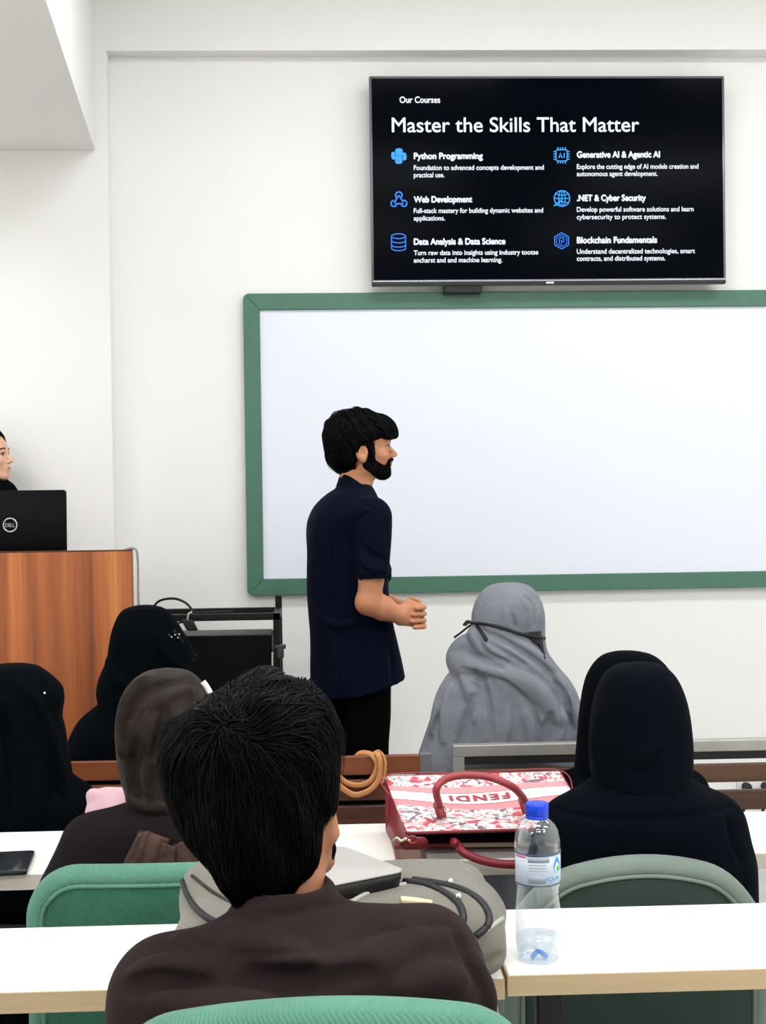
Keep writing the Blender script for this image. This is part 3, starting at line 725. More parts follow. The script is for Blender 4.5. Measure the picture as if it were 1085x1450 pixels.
bench(P(641, 1055, 4.08)[0]+.012, 1.95, 'brown slatted bench with a grey steel top rail behind the pink handbag', [(zB-.072, .054), (zB-.15, .058), (zB-.225, .05)], zB, steel, bench_wood=wood('brown bench wood', [(56, 36, 24), (84, 56, 36), (112, 78, 50)], 8, 'X', .45, 50))
# bench for the second row people sitting just behind the middle desks
def stool(x, y, label):
    t = thing('stool', (x, y, 0), label, 'stool', 'stools behind the middle desks')
    slab('seat', rrect(.38, .32, .06, 6), [(.01, 0), (0, .008), (0, .03), (.012, .04)], lambda u, v, d: (x+u, y+v, .40+d), grey_green_shade, t)
    for sx_ in (-1, 1):
        for sy_ in (-1, 1): tubeo('leg', [(x+sx_*.14, y+sy_*.11, .40), (x+sx_*.16, y+sy_*.13, 0)], .012, black_metal, t, n=2)

# ------------------------------------------------------------------ desks
def desk(x0, x1, yf, yb_, z, label, edge, th=.035, legs=(), mod=True, r=.006):
    t = thing('desk', ((x0+x1)/2, (yf+yb_)/2, 0), label, 'desk', None)
    boxo('desk_top', (x0+.002, yf+.003, z-th+.001), (x1-.002, yb_-.003, z), desk_top_m, t, bevel=.002)
    boxo('edge_band', (x0, yf, z-th), (x1, yf+.0035, z-.0015), edge, t, bevel=.0012)
    boxo('edge_band', (x0, yb_-.0035, z-th), (x1, yb_, z-.0015), edge, t, bevel=.0012)
    boxo('edge_band', (x0-.0005, yf+.0035, z-th), (x0+.003, yb_-.0035, z-.0015), edge, t, bevel=.0012)
    boxo('edge_band', (x1-.003, yf+.0035, z-th), (x1+.0005, yb_-.0035, z-.0015), edge, t, bevel=.0012)
    for lx in legs:
        boxo('leg', (lx-.022, yf+.09, .03), (lx+.022, yf+.13, z-th), black_metal, t, bevel=.004)
        boxo('foot_bar', (lx-.022, yf+.02, 0), (lx+.022, yb_-.02, .03), black_metal, t, bevel=.004)
    boxo('cross_bar', (x0+.05, yb_-.14, z-th-.04), (x1-.05, yb_-.11, z-th), black_metal, t, bevel=.003)
    return t
jx = .286
desk(-1.35, jx-.004, 2.243, 2.578, .75, 'near left cream topped desk carrying the grey backpack', desk_edge_m, legs=(-1.1, 0.12))
desk(jx+.002, 1.75, 2.256, 2.612, .75, 'near right cream topped desk with the water bottle', desk_edge_m, legs=(jx+.085, 1.5))
desk(-1.75, .152, 3.05, 3.435, .72, 'middle left cream topped desk with the phone on it', desk_edge_g, legs=(-1.5, -.1))
desk(.222, 2.0, 3.075, 3.468, .72, 'middle right cream topped desk under the pink handbag', desk_edge_g, legs=(.5, 1.75))

# ------------------------------------------------------------------ chairs
def chair(cx, yb_, ztop, w, label, fab, fabd, seat_y, arch=.0, rad=.10, seat_z=.45, h=.42):
    """upholstered chair facing +Y, its padded back towards the viewer"""
    t = thing('chair', (cx, seat_y, 0), label, 'chair', 'upholstered green chairs')
    def outl(wd, hh, n=12):
        q_ = rrect(wd, hh, rad, n, .06); p = []
        for i_, a_ in enumerate(q_):
            b_ = q_[(i_+1) % len(q_)]; k_ = max(1, int(math.dist(a_, b_)/.025)); p += [(a_[0]+(b_[0]-a_[0])*j_/k_, a_[1]+(b_[1]-a_[1])*j_/k_) for j_ in range(k_)]
        return [(u, v-arch*(u/(wd/2))**2*max(0, (v+hh/2)/hh)) for u, v in p]
    zc_ = ztop-h/2
    bend = lambda u: .05*(u/(w/2))**2
    lean = lambda v: -.05*(v+h/2)
    fn = lambda u, v, d: (cx+u, yb_+.045+d+bend(u)+lean(v), zc_+v)
    o_ = outl(w, h)
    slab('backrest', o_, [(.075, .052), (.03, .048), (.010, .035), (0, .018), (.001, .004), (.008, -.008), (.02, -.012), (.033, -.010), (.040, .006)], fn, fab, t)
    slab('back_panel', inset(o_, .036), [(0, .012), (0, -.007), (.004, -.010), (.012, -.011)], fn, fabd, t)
    ip = inset(o_, .035)
    bm = bmesh.new(); tube(bm, [fn(u, v, -.0115) for u, v in ip], .0042, 6, closed=True); obj('piping', bm, fab, t, smooth=True)
    slab('seat', rrect(.46, .44, .07, 8), [(.03, -.035), (.004, -.03), (0, -.01), (.006, .012), (.03, .024), (.09, .028)], lambda u, v, d: (cx+u, seat_y+v, seat_z-.03+d), fab, t)
    for sx_ in (-1, 1):
        tubeo('back_support', [(cx+sx_*.13, yb_+.11, zc_-.12), (cx+sx_*.13, yb_+.09, seat_z-.03), (cx+sx_*.13, seat_y-.1, seat_z-.075)], .012, black_metal, t)
        for sy_ in (-1, 1): tubeo('leg', [(cx+sx_*.17, seat_y+sy_*.15, seat_z-.06), (cx+sx_*.20, seat_y+sy_*.19, .0)], .012, black_metal, t, n=2)
    return t
pa = P(205, 1222, 2.70)
chair(P(236, 1222, 2.66)[0], 2.615, P(236, 1221, 2.66)[2], .545, 'bright green chair at the left, behind the near left desk', green_fab, green_shade, 2.93, arch=.008, rad=.11, seat_z=.43)
chair(P(905, 1210, 2.70)[0], 2.645, P(905, 1209, 2.69)[2], .525, 'dull grey green chair with arched back behind the water bottle', grey_green, grey_green_shade, 2.96, arch=.085, rad=.13, seat_z=.43)
chair(P(455, 1411, 1.47)[0], 1.43, P(455, 1410, 1.47)[2], .47, 'light green chair in the foreground at the bottom edge', green_fab, green_shade, 1.72, arch=.045, rad=.08, seat_z=.47, h=.46)
#@@OBJ
# ------------------------------------------------------------------ smartphone
a = Pz(0, 1216, .726); ph = [Pz(50, 1203, .73), Pz(38, 1233, .73)]
ux = V(1, .0, 0); c_ = (ph[0]+ph[1])/2
dv = ph[0]-ph[1]; dv[2] = 0; wph = np.linalg.norm(dv); dv /= wph; lv = V(-dv[1], dv[0], 0); lph = .16
cc = c_+lv*lph/2
t = thing('smartphone', (cc[0], cc[1], .72), 'black smartphone lying face up on the middle left desk', 'phone')
slab('phone_body', rrect(wph, lph, .012, 6), [(.002, 0), (0, .002), (0, .007), (.001, .0085)], lambda u, v, y: tuple(V(cc[0], cc[1], .7205+y)+dv*u+lv*v), mat('phone edge', (26, 27, 30), .3, metal=.4), t)
slab('phone_screen', rrect(wph-.005, lph-.005, .010, 6), [(0, .0085), (.0005, .0092)], lambda u, v, y: tuple(V(cc[0], cc[1], .7205+y)+dv*u+lv*v), mat('phone glass', (44, 46, 52), .15, spec=.6, var=.2, vscale=60), t)

# ------------------------------------------------------------------ pale pink folded cloth
a = Pz(150, 1150, .78); cx_, cy_ = P(150, 1140, 3.28)[0], 3.28
Fd = Field((cx_-.14, cy_-.10, .70), (cx_+.20, cy_+.12, .90), .004)
Fd.add(ell((cx_+.045, cy_+.015, .765), (.085, .055, .045)))
q0, q1, q2 = P(132, 1123, 3.26), P(152, 1128, 3.26), P(185, 1132, 3.28)
Fd.add(cap(q0-V(0, 0, .006), q1-V(0, 0, .006), .017, .020), .006); Fd.add(cap(q1, q2, .022, .028), .012)
Fd.add(cap(P(134, 1150, 3.25), P(156, 1146, 3.24), .022, .026), .02)
Fd.cut(rbox((cx_, cy_, .67), (.3, .3, .051), .002))
tag(link('folded_scarf', Fd.mesh('folded_scarf', 1), pink_cloth), 'pale pink folded scarf on the middle left desk behind the brown headscarf', 'scarf')

# ------------------------------------------------------------------ tan strap looped over the bench
t = thing('leather_strap', P(515, 1070, 4.07), 'tan leather strap looped over the dark wood bench slat', 'strap')
tan = mat('tan leather', (196, 134, 84), .5, spec=.4, bump=.1)
yS = 4.066
tubeo('strap_loop', [P(x, y, yy) for x, y, yy in ((470, 1090, yS), (478, 1098, yS), (492, 1109, yS), (508, 1112, yS), (523, 1107, yS), (532, 1094, yS), (534, 1080, yS), (527, 1069.5, yS+.01), (518, 1066, yS+.03), (508, 1067, yS+.05), (500, 1075, yS+.055))], .0055, tan, t, flat=(.6, 1.5))
tubeo('strap_loop', [P(x, y, yy) for x, y, yy in ((468, 1098, yS-.012), (480, 1112, yS-.012), (495, 1123, yS-.012), (506, 1125.5, yS-.012), (522, 1120, yS-.012), (534, 1108, yS-.012), (539, 1094, yS-.012), (539, 1078, yS-.01), (535, 1068, yS), (529, 1066, yS+.03), (527, 1074, yS+.05))], .0055, tan, t, flat=(.6, 1.6))
tubeo('strap_end', [P(x, y, yy) for x, y, yy in ((542, 1108, yS-.014), (545, 1096, yS-.014), (546, 1080, yS-.012), (542, 1069.5, yS), (536, 1067, yS+.03), (534, 1075, yS+.05))], .0085, tan, t, flat=(.5, 1.5))

# ------------------------------------------------------------------ handbag lying on its back on the middle right desk
zf, zn, zb_ = .852, .788, .726
FL, FR, NL, NR = Pz(545, 1098, zf), Pz(792, 1091, zf), Pz(574, 1180, zn), Pz(838, 1172, zn)
ctr = (FL+FR+NL+NR)/4
t = thing('handbag', (ctr[0], ctr[1], .72), 'red and white patterned handbag lying open on the middle right desk', 'handbag')
red = mat('crimson leather', (128, 32, 42), .42, spec=.5, bump=.1, bscale=150)
red_l = mat('rose leather', (158, 58, 64), .42, spec=.5, bump=.1, bscale=150)
cream_l = mat('cream lining', (206, 186, 172), .7)
toile = bpy.data.materials.new('toile canvas'); toile.use_nodes = True
nt = toile.node_tree; B_ = nt.nodes['Principled BSDF']; B_.inputs['Roughness'].default_value = .6; N = nt.nodes.new; K = nt.links.new
tc = N('ShaderNodeTexCoord'); uv = N('ShaderNodeSeparateXYZ'); K(tc.outputs['UV'], uv.inputs[0])
mp = N('ShaderNodeMapping'); mp.inputs['Scale'].default_value = (1.25, 1, 1); K(tc.outputs['UV'], mp.inputs[0])
def ramp(src, stops, const=True):
    r = N('ShaderNodeValToRGB'); r.color_ramp.interpolation = 'CONSTANT' if const else 'LINEAR'; e = r.color_ramp.elements
    while len(e) < len(stops): e.new(.5)
    for i, (p_, c_) in enumerate(stops): e[i].position = p_; e[i].color = lin(c_)+(1,)
    K(src, r.inputs[0]); return r.outputs[0]
n1 = N('ShaderNodeTexNoise'); n1.inputs['Scale'].default_value = 6.5; n1.inputs['Detail'].default_value = 5; n1.inputs['Distortion'].default_value = 1.6; K(mp.outputs[0], n1.inputs[0])
n2 = N('ShaderNodeTexNoise'); n2.inputs['Scale'].default_value = 8; n2.inputs['Detail'].default_value = 4; n2.inputs['Distortion'].default_value = 2.2; K(mp.outputs[0], n2.inputs[0])
n3 = N('ShaderNodeTexNoise'); n3.inputs['Scale'].default_value = 3.2; n3.inputs['Detail'].default_value = 2; K(mp.outputs[0], n3.inputs[0])
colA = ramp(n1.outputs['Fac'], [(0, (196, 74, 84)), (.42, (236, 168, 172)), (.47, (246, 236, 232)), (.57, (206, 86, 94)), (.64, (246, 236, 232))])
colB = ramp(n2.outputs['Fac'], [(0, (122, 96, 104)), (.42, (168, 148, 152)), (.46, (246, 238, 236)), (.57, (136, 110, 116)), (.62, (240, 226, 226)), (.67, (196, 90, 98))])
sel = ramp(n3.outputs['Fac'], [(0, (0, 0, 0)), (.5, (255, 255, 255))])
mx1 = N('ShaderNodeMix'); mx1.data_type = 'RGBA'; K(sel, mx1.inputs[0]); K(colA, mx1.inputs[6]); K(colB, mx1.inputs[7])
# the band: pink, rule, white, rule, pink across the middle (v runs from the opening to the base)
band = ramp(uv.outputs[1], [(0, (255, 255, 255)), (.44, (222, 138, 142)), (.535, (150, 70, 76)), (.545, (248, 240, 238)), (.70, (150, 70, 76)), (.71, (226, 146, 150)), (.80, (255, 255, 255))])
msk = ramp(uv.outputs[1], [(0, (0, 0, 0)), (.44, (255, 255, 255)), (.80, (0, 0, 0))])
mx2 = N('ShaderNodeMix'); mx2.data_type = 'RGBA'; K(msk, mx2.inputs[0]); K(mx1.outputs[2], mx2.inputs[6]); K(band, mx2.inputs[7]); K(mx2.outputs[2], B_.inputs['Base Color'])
def bagface(u, v):      # u across 0..1, v from the opening (0) to the base (1), with a soft sag
    p = (NL*(1-u)+NR*u)*(1-v)+(FL*(1-u)+FR*u)*v
    return p+V(0, 0, -.010*math.sin(PI*u)*math.sin(PI*v)+.004*math.sin(7*u+3*v)*math.sin(PI*v))
def sheet(name, fn, nu, nv, m, th=.004, flipn=False):
    vs = [fn(i/nu, j/nv) for j in range(nv+1) for i in range(nu+1)]; fs = [(j*(nu+1)+i, j*(nu+1)+i+1, (j+1)*(nu+1)+i+1, (j+1)*(nu+1)+i) for j in range(nv) for i in range(nu)]
    me = pymesh(name, vs, fs); uvl = me.uv_layers.new(name='UV')
    for p_ in me.polygons:
        for li in p_.loop_indices:
            vi = me.loops[li].vertex_index; uvl.data[li].uv = ((vi % (nu+1))/nu, (vi//(nu+1))/nv)
    o = link(name, me, m, t); s_ = o.modifiers.new('solid', 'SOLIDIFY'); s_.thickness = th; s_.offset = -1; return o
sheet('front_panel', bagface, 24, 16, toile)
low = lambda p, z: V(p[0], p[1], z)
nl2, nr2 = Pz(560, 1199, zb_+.004), Pz(850, 1196, zb_+.004); fl2, fr2 = low(FL, zb_)+V(0, -.01, 0), low(FR, zb_)+V(0, -.01, 0)
sheet('back_panel', lambda u, v: (nl2*(1-u)+nr2*u)*(1-v)+(fl2*(1-u)+fr2*u)*v, 8, 6, red)
sheet('lining', lambda u, v: (nl2*(1-u)+nr2*u)*(1-v*.9)+(fl2*(1-u)+fr2*u)*v*.9+V(.004*(1-2*u), .004, .006), 6, 4, mat('dark lining', (38, 22, 24), .8))
def gus(A, B, A2, B2, bow):
    return lambda u, v: ((A*(1-u)+B*u)*(1-v)+(A2*(1-u)+B2*u)*v)+V(bow*math.sin(PI*v)*(1-u*.5), 0, 0)
sheet('gusset', gus(NL, FL, nl2, fl2, .018), 8, 6, red); sheet('gusset', gus(NR, FR, nr2, fr2, -.018), 8, 6, red)
sheet('base_panel', lambda u, v: (FL*(1-u)+FR*u)*(1-v)+(fl2*(1-u)+fr2*u)*v, 8, 4, red)
tubeo('rim', [NL+(NR-NL)*q for q in (0, .33, .66, 1)], .0035, red, t); tubeo('rim', [nl2+(nr2-nl2)*q+V(0, -.003, .003) for q in (0, .2, .3)], .005, red, t)
tubeo('rim', [nl2+(nr2-nl2)*q+V(0, -.003, .003) for q in (.3, .7, 1)], .005, cream_l, t)
tubeo('piping', [NL, NL*.5+FL*.5+V(0, 0, .002), FL, FL*.5+FR*.5, FR, FR*.5+NR*.5, NR], .0014, red_l, t)
on = lambda px, py, dz=0: Pz(px, py, zn+(zf-zn)*np.clip((1180-py)/84, 0, 1)+dz)
tubeo('handle', [on(624, 1150, .004), on(622, 1139, .02), on(618, 1118, .042), on(630, 1104, .05), on(655, 1098, .052), on(690, 1100, .05), on(722, 1112, .042), on(738, 1126, .026), on(745, 1139, .012), on(747, 1150, .004)], .0085, red_l, t, flat=(1, 1), sides=12)
for qx, qy in ((623, 1148), (743, 1140)):
    tubeo('handle_tab', [on(qx-3, qy-8, .012), on(qx, qy, .012), on(qx+3, qy+10, .006)], .011, red, t)
    tubeo('handle_ring', [on(qx-6, qy-4, .006), on(qx+6, qy-6, .014), on(qx+9, qy+3, .01), on(qx-4, qy+4, .006)], .0022, mat('bag metal', (222, 206, 178), .25, metal=.9), t)
yH = 3.058
tubeo('handle', [on(642, 1192, -.02), P(648, 1196, yH), P(658, 1208, yH-.02), P(685, 1219, yH-.028), P(720, 1224, yH-.03), P(760, 1222, yH-.028), P(790, 1208, yH-.02), P(800, 1196, yH)], .0095, red, t, sides=12)
# leather tab with ring at the left corner
q = P(586, 1194, 3.04)
slab('leather_tab', rrect(.062, .034, .016, 8), [(.001, 0), (0, .002), (0, .006), (.003, .008)], lambda u, v, y: tuple(q+V(u, y-.004-.4*v, v*.9)), red, t)
tubeo('clasp_chain', [P(556, 1193, 3.035), P(562, 1187, 3.032), P(568, 1191, 3.03), P(575, 1188, 3.03), P(581, 1191, 3.03)], .0036, mat('bag metal', (222, 206, 178), .25, metal=.9), t)
tubeo('tab_ring', [P(584+7*math.cos(a_), 1189+5*math.sin(a_), 3.028) for a_ in np.linspace(0, 2*PI, 14, endpoint=False)], .002, red_l, t, closed=True, n=0)
# lettering printed on the band, upside down for the viewer
cu = bpy.data.curves.new('tmp', 'FONT'); cu.body = 'FENDI'; cu.space_character = 1.25; o = bpy.data.objects.new('tmp', cu); C.objects.link(o)
me = bpy.data.meshes.new_from_object(o.evaluated_get(bpy.context.evaluated_depsgraph_get())); bpy.data.objects.remove(o)
co = mverts(me); x0, x1 = co[:, 0].min(), co[:, 0].max()
u1, u0 = (721-556)/253., (638-556)/253.
out = np.array([bagface(u1+(x-x0)/(x1-x0)*(u0-u1), .665-y/.7*.085)+V(0, 0, .0022) for x, y in co[:, :2]])
me.vertices.foreach_set('co', out.astype(np.float32).ravel()); me.update()
bm = bmesh.new(); bm.from_mesh(me); g0 = list(bm.verts)+list(bm.edges)+list(bm.faces)
for dx, dy in ((.0022, 0), (-.0022, 0), (0, .0012), (0, -.0012)):
    r = bmesh.ops.duplicate(bm, geom=g0); bmesh.ops.translate(bm, verts=[v for v in r['geom'] if isinstance(v, bmesh.types.BMVert)], vec=(dx, dy, 0))
bm.to_mesh(me); bm.free()
link('band_letters', me, mat('letter red', (168, 62, 74), .6), t, smooth=False)

# ------------------------------------------------------------------ grey backpack lying on the near left desk
bp_m = mat('grey beige nylon', (116, 112, 102), .7, sheen=.15, bump=.25, bscale=500, var=.05, vscale=10)
bp_l = mat('light grey nylon', (172, 166, 158), .65, bump=.2, bscale=500)
bp_d = mat('black zip', (20, 20, 22), .45)
t = thing('backpack', (0, 2.42, .75), 'grey beige backpack lying on the near left desk in front of the seated man', 'backpack')
xr = P(709, 1330, 2.3)[0]; xl = P(260, 1285, 2.42)[0]; bw = (xr-xl)/2; bcx = (xr+xl)/2
Fd = Field((xl-.06, 2.08, .73), (xr+.06, 2.68, .95), .005)
Fd.add(rbox((bcx, 2.38, .81), (bw, .18, .052), .04)); Fd.add(rbox((bcx+.02, 2.36, .84), (bw-.05, .14, .045), .04), .03)
Fd.add(ell((xr-.10, 2.33, .835), (.11, .12, .05)), .03); Fd.add(ell((xl+.07, 2.44, .85), (.075, .10, .055)), .03)
Fd.cut(rbox((bcx, 2.4, .65), (.6, .6, .1015), .001))
Fd.warp(wr(3, .0016, (22, 22, 22)))
Fd.fold([(712, 1352), (690, 1365), (670, 1378)], .006, groove=True); Fd.fold([(266, 1284), (283, 1306), (310, 1322)], .010, groove=True, k=.012); Fd.fold([(262, 1300), (285, 1325), (300, 1335)], .007, groove=True)
BPF = Fd
link('pack_body', Fd.mesh('pack_body', 1), bp_m, t)
def on_pack(L, lift=.001):
    out = []
    for x, y in L:
        h_ = BPF.hit(x, y)
        if h_ is not None: out.append(h_-ray(x, y)*lift)
    return out
for nm, L, r, m in (('zip', [(573, 1248), (600, 1252), (626, 1262), (648, 1278), (656, 1296), (654, 1312)], .0065, bp_d), ('zip', [(585, 1246), (620, 1251), (655, 1260), (680, 1276), (692, 1296), (690, 1312), (674, 1326)], .0065, bp_d),
                    ('piping', [(712, 1300), (696, 1312), (674, 1329)], .004, bp_l), ('piping', [(259, 1248), (264, 1264), (276, 1284), (300, 1303), (345, 1320)], .0055, bp_d), ('seam', [(272, 1240), (300, 1262), (335, 1282)], .003, bp_d), ('piping', [(575, 1252), (540, 1258), (510, 1270), (480, 1290)], .004, bp_l)):
    L3 = on_pack([(a_[0], a_[1]) for a_ in spline([(x, y, 0) for x, y in L], 6)])
    if len(L3) > 2: tubeo(nm, L3, r, m, t, n=0, sides=8)
for x, y in ((638, 1252), (649, 1273)):
    h_ = BPF.hit(x, y)
    if h_ is not None:
        bm = bmesh.new(); bmesh.ops.create_uvsphere(bm, u_segments=12, v_segments=8, radius=.006); bmesh.ops.translate(bm, verts=bm.verts, vec=Vector(h_)+Vector((0, -.006, .006))); obj('zip_pull', bm, mat('pull metal', (200, 200, 200), .25, metal=.9), t, smooth=True)
h_ = BPF.hit(590, 1276)
if h_ is not None:
    slab('brand_patch', rrect(.05, .016, .003, 3), [(0, -.004), (0, .0025), (.001, .003)], lambda u, v, y: tuple(h_+V(u, v, y+.001-u*.12)), mat('patch cream', (222, 206, 166), .7), t)
# laptop sleeve on top of it
A, B, D = Pz(468, 1194, .908), Pz(577, 1236, .908), Pz(492, 1270, .908)
e1 = A-B; e1[2] = 0; w1 = np.linalg.norm(e1); e1 /= w1; e2 = D-B; e2 = e2-e1*(e2@e1); e2[2] = 0; w2 = .27; e2 /= np.linalg.norm(e2)
w1 = .20; w2 = .20; cs = B+e1*w1/2+e2*w2/2
t = thing('laptop_sleeve', (cs[0], cs[1], .88), 'flat grey laptop sleeve with a black zip edge lying on the backpack', 'laptop sleeve')
sfn = lambda u, v, y: tuple(V(cs[0], cs[1], .913+y)+e1*u+e2*v)
slab('sleeve_top', rrect(w1, w2, .022, 8), [(.004, -.004), (0, -.003), (.0, -.001), (.002, .0)], sfn, mat('sleeve grey', (168, 165, 160), .6, bump=.15, bscale=400), t)
slab('zip_edge', rrect(w1-.003, w2-.003, .022, 8), [(.006, -.032), (0, -.029), (.002, -.018), (0, -.016), (-.001, -.006), (.004, -.003)], sfn, bp_d, t)

# ------------------------------------------------------------------ water bottle
bb_ = Pz(763, 1357, .75); by = bb_[1]; bx = bb_[0]
bs = (by)/F_PX                 # metres per photo pixel here
t = thing('water_bottle', (bx, by, .75), 'clear plastic water bottle with a blue cap on the near right desk', 'bottle')
bz = lambda py: .75+(1357-py)*bs*1.012
def thin(name, tint, refl=.9, fac=.16, alpha_edge=.5):
    m = bpy.data.materials.new(name); m.use_nodes = True; nt = m.node_tree; nt.nodes.clear(); N = nt.nodes.new; K = nt.links.new
    o = N('ShaderNodeOutputMaterial'); tr_ = N('ShaderNodeBsdfTransparent'); tr_.inputs[0].default_value = tint+(1,)
    gl = N('ShaderNodeBsdfGlossy'); gl.inputs['Roughness'].default_value = .06; gl.inputs['Color'].default_value = (.95, .97, 1, 1)
    lw = N('ShaderNodeLayerWeight'); lw.inputs[0].default_value = .35
    tcn = N('ShaderNodeTexCoord'); no = N('ShaderNodeTexNoise'); no.inputs['Scale'].default_value = 45; K(tcn.outputs['Object'], no.inputs[0])
    bp = N('ShaderNodeBump'); bp.inputs['Strength'].default_value = .25; bp.inputs['Distance'].default_value = .004; K(no.outputs['Fac'], bp.inputs['Height']); K(bp.outputs[0], gl.inputs['Normal']); K(bp.outputs[0], lw.inputs['Normal'])
    ma = N('ShaderNodeMath'); ma.operation = 'MULTIPLY_ADD'; ma.inputs[1].default_value = alpha_edge; ma.inputs[2].default_value = fac*.5; ma.use_clamp = True; K(lw.outputs['Facing'], ma.inputs[0])
    mx = N('ShaderNodeMixShader'); K(ma.outputs[0], mx.inputs[0]); K(tr_.outputs[0], mx.inputs[1]); K(gl.outputs[0], mx.inputs[2]); K(mx.outputs[0], o.inputs[0])
    return m
pet = thin('clear plastic', (.93, .95, .98)); 
R = lambda px: px*bs
prof = [(R(24), bz(1358)), (R(30), bz(1355)), (R(32.5), bz(1345)), (R(33), bz(1330)), (R(32.6), bz(1326)), (R(33), bz(1322)), (R(32.5), bz(1300)), (R(31.5), bz(1280)), (R(30.4), bz(1262)), (R(31), bz(1252)), (R(33), bz(1247)), (R(32.2), bz(1244)), (R(32.2), bz(1204)), (R(33.2), bz(1201)), (R(33), bz(1195)), (R(32.4), bz(1186)), (R(30), bz(1175)), (R(25.5), bz(1166)), (R(19), bz(1160)), (R(14.5), bz(1158)), (R(14), bz(1150))]
zz = [z for r, z in prof]; keyz = np.linspace(zz[0], zz[-1], 90); pr = [(float(np.interp(z, zz, [r for r, _ in prof])), z-.75) for z in keyz]
def dfm(x, y, z, a):
    f = 1.0
    if z < (bz(1330)-.75): f = 1-.035*max(0, 1-z/.03)*(1-math.cos(5*a))
    return x*f, y*f, z
lathe('bottle_shell', pr, pet, (bx, by, .7506), t, 64, dfm)
wtop = bz(1324)-.75
wprof = [(r-.0012, z+.001) for r, z in pr if z < wtop]; wprof.append((wprof[-1][0], wtop))
water = thin('water', (.92, .96, .995), fac=.10, alpha_edge=.22)
lathe('water', wprof, water, (bx, by, .7508), t, 48, dfm)
capm = mat('blue cap', (10, 62, 208), .35, spec=.5)
def capdf(x, y, z, a):
    f = 1+.012*(1 if math.sin(60*a) > 0 else -1) if .004 < z-(bz(1155)-.75) < .012 else 1
    return x*f, y*f, z
cz0, cz1 = bz(1158)-.75, bz(1135.5)-.75
lathe('bottle_cap', [(R(15), cz0), (R(16.4), cz0+.0005), (R(16.6), cz0+.004), (R(15.9), cz0+.0045), (R(15.9), cz0+.0055), (R(16.6), cz0+.006), (R(16.6), cz1-.004), (R(15.6), cz1-.001), (R(13), cz1), (R(4), cz1-.0005)], capm, (bx, by, .7506), t, 96)
# label wrapped round the waist
labm = mat('label film', (222, 230, 240), .35, spec=.5)
nodes = labm.node_tree; o_ = nodes.nodes['Material Output']; pb = nodes.nodes['Principled BSDF']; tr_ = nodes.nodes.new('ShaderNodeBsdfTransparent'); tr_.inputs[0].default_value = (.9, .95, 1, 1); mxn = nodes.nodes.new('ShaderNodeMixShader'); mxn.inputs[0].default_value = .62
nodes.links.new(tr_.outputs[0], mxn.inputs[1]); nodes.links.new(pb.outputs[0], mxn.inputs[2]); nodes.links.new(mxn.outputs[0], o_.inputs[0])
def wrap(name, x0_, x1_, y0_, y1_, m, rad=32.9, parent=None, n=24):
    """a patch of film on the bottle, between photo columns x0..x1 and rows y0..y1"""
    th = lambda px: math.asin(max(-1, min(1, (px-763)/33.)))
    a0, a1 = th(x0_), th(x1_); vs, fs = [], []
    for i in range(n+1):
        a_ = a0+(a1-a0)*i/n
        for y_ in (y0_, y1_): vs.append((bx+R(rad)*math.sin(a_), by-R(rad)*math.cos(a_), bz(y_)))
    for i in range(n): fs.append((2*i, 2*i+1, 2*i+3, 2*i+2))
    o = link(name, pymesh(name, vs, fs), m, parent or t); s_ = o.modifiers.new('s', 'SOLIDIFY'); s_.thickness = .0002; return o
lab = wrap('label', 763-32.9, 763+32.9, 1205, 1245, labm, 32.7, n=40)
wrap('label_print', 731, 742, 1204.5, 1208, mat('label pink', (232, 120, 170), .5), 32.95, lab)
wrap('label_print', 745, 775, 1206, 1213, mat('label grey', (150, 158, 172), .5), 32.95, lab)
wrap('label_print', 745, 770, 1231, 1242, mat('label grey', (150, 158, 172), .5), 32.95, lab)
for yy in (1216, 1220, 1224): wrap('label_print', 746, 771, yy, yy+.9, mat('label text', (150, 160, 178), .5), 32.95, lab)
wrap('label_rule', 763-32.9, 763+32.9, 1245, 1246.6, mat('label rule', (70, 84, 112), .4), 33.4, lab, 40)
wrap('label_rule', 763-32.9, 763+32.9, 1201.5, 1203.5, mat('label rule', (70, 84, 112), .4), 33.5, lab, 40)
def wrap_poly(name, pts, m, rad=33.05):
    th = lambda px: math.asin(max(-1, min(1, (px-763)/33.)))
    vs = [(bx+R(rad)*math.sin(th(x)), by-R(rad)*math.cos(th(x)), bz(y)) for x, y in pts]; return link(name, pymesh(name, vs, [tuple(range(len(vs)))]), m, lab, smooth=False)
def drop(cx_, cy_, w, h, n=16):
    out = []
    for i in range(n):
        a_ = 2*PI*i/n; yy = -math.cos(a_); out.append((cx_+w*math.sin(a_)*(1-.45*max(0, yy)), cy_-yy*h if yy > 0 else cy_-yy*h*.7))
    return out
wrap_poly('label_logo', drop(787, 1220, 5.6, 13), mat('logo blue', (40, 150, 210), .4))
wrap_poly('label_logo', drop(787, 1222.5, 3.8, 8), mat('logo white', (235, 242, 248), .4), 33.15)
wrap_poly('label_logo', drop(788, 1224, 2.6, 4.6), mat('logo green', (70, 180, 70), .4), 33.25)
cu = bpy.data.curves.new('tmp', 'FONT'); cu.body = 'AQUA'; o = bpy.data.objects.new('tmp', cu); C.objects.link(o)
me = bpy.data.meshes.new_from_object(o.evaluated_get(bpy.context.evaluated_depsgraph_get())); bpy.data.objects.remove(o)
co = mverts(me); x0, x1 = co[:, 0].min(), co[:, 0].max(); out = []
for x, y in co[:, :2]:
    a_ = math.asin((769.5+(x-x0)/(x1-x0)*21-763)/33.); out.append((bx+R(33.1)*math.sin(a_), by-R(33.1)*math.cos(a_), bz(1239.5)+y/.7*R(6)))
me.vertices.foreach_set('co', np.array(out, np.float32).ravel()); me.update(); link('label_letters', me, mat('letter blue', (70, 150, 220), .5), lab, smooth=False)
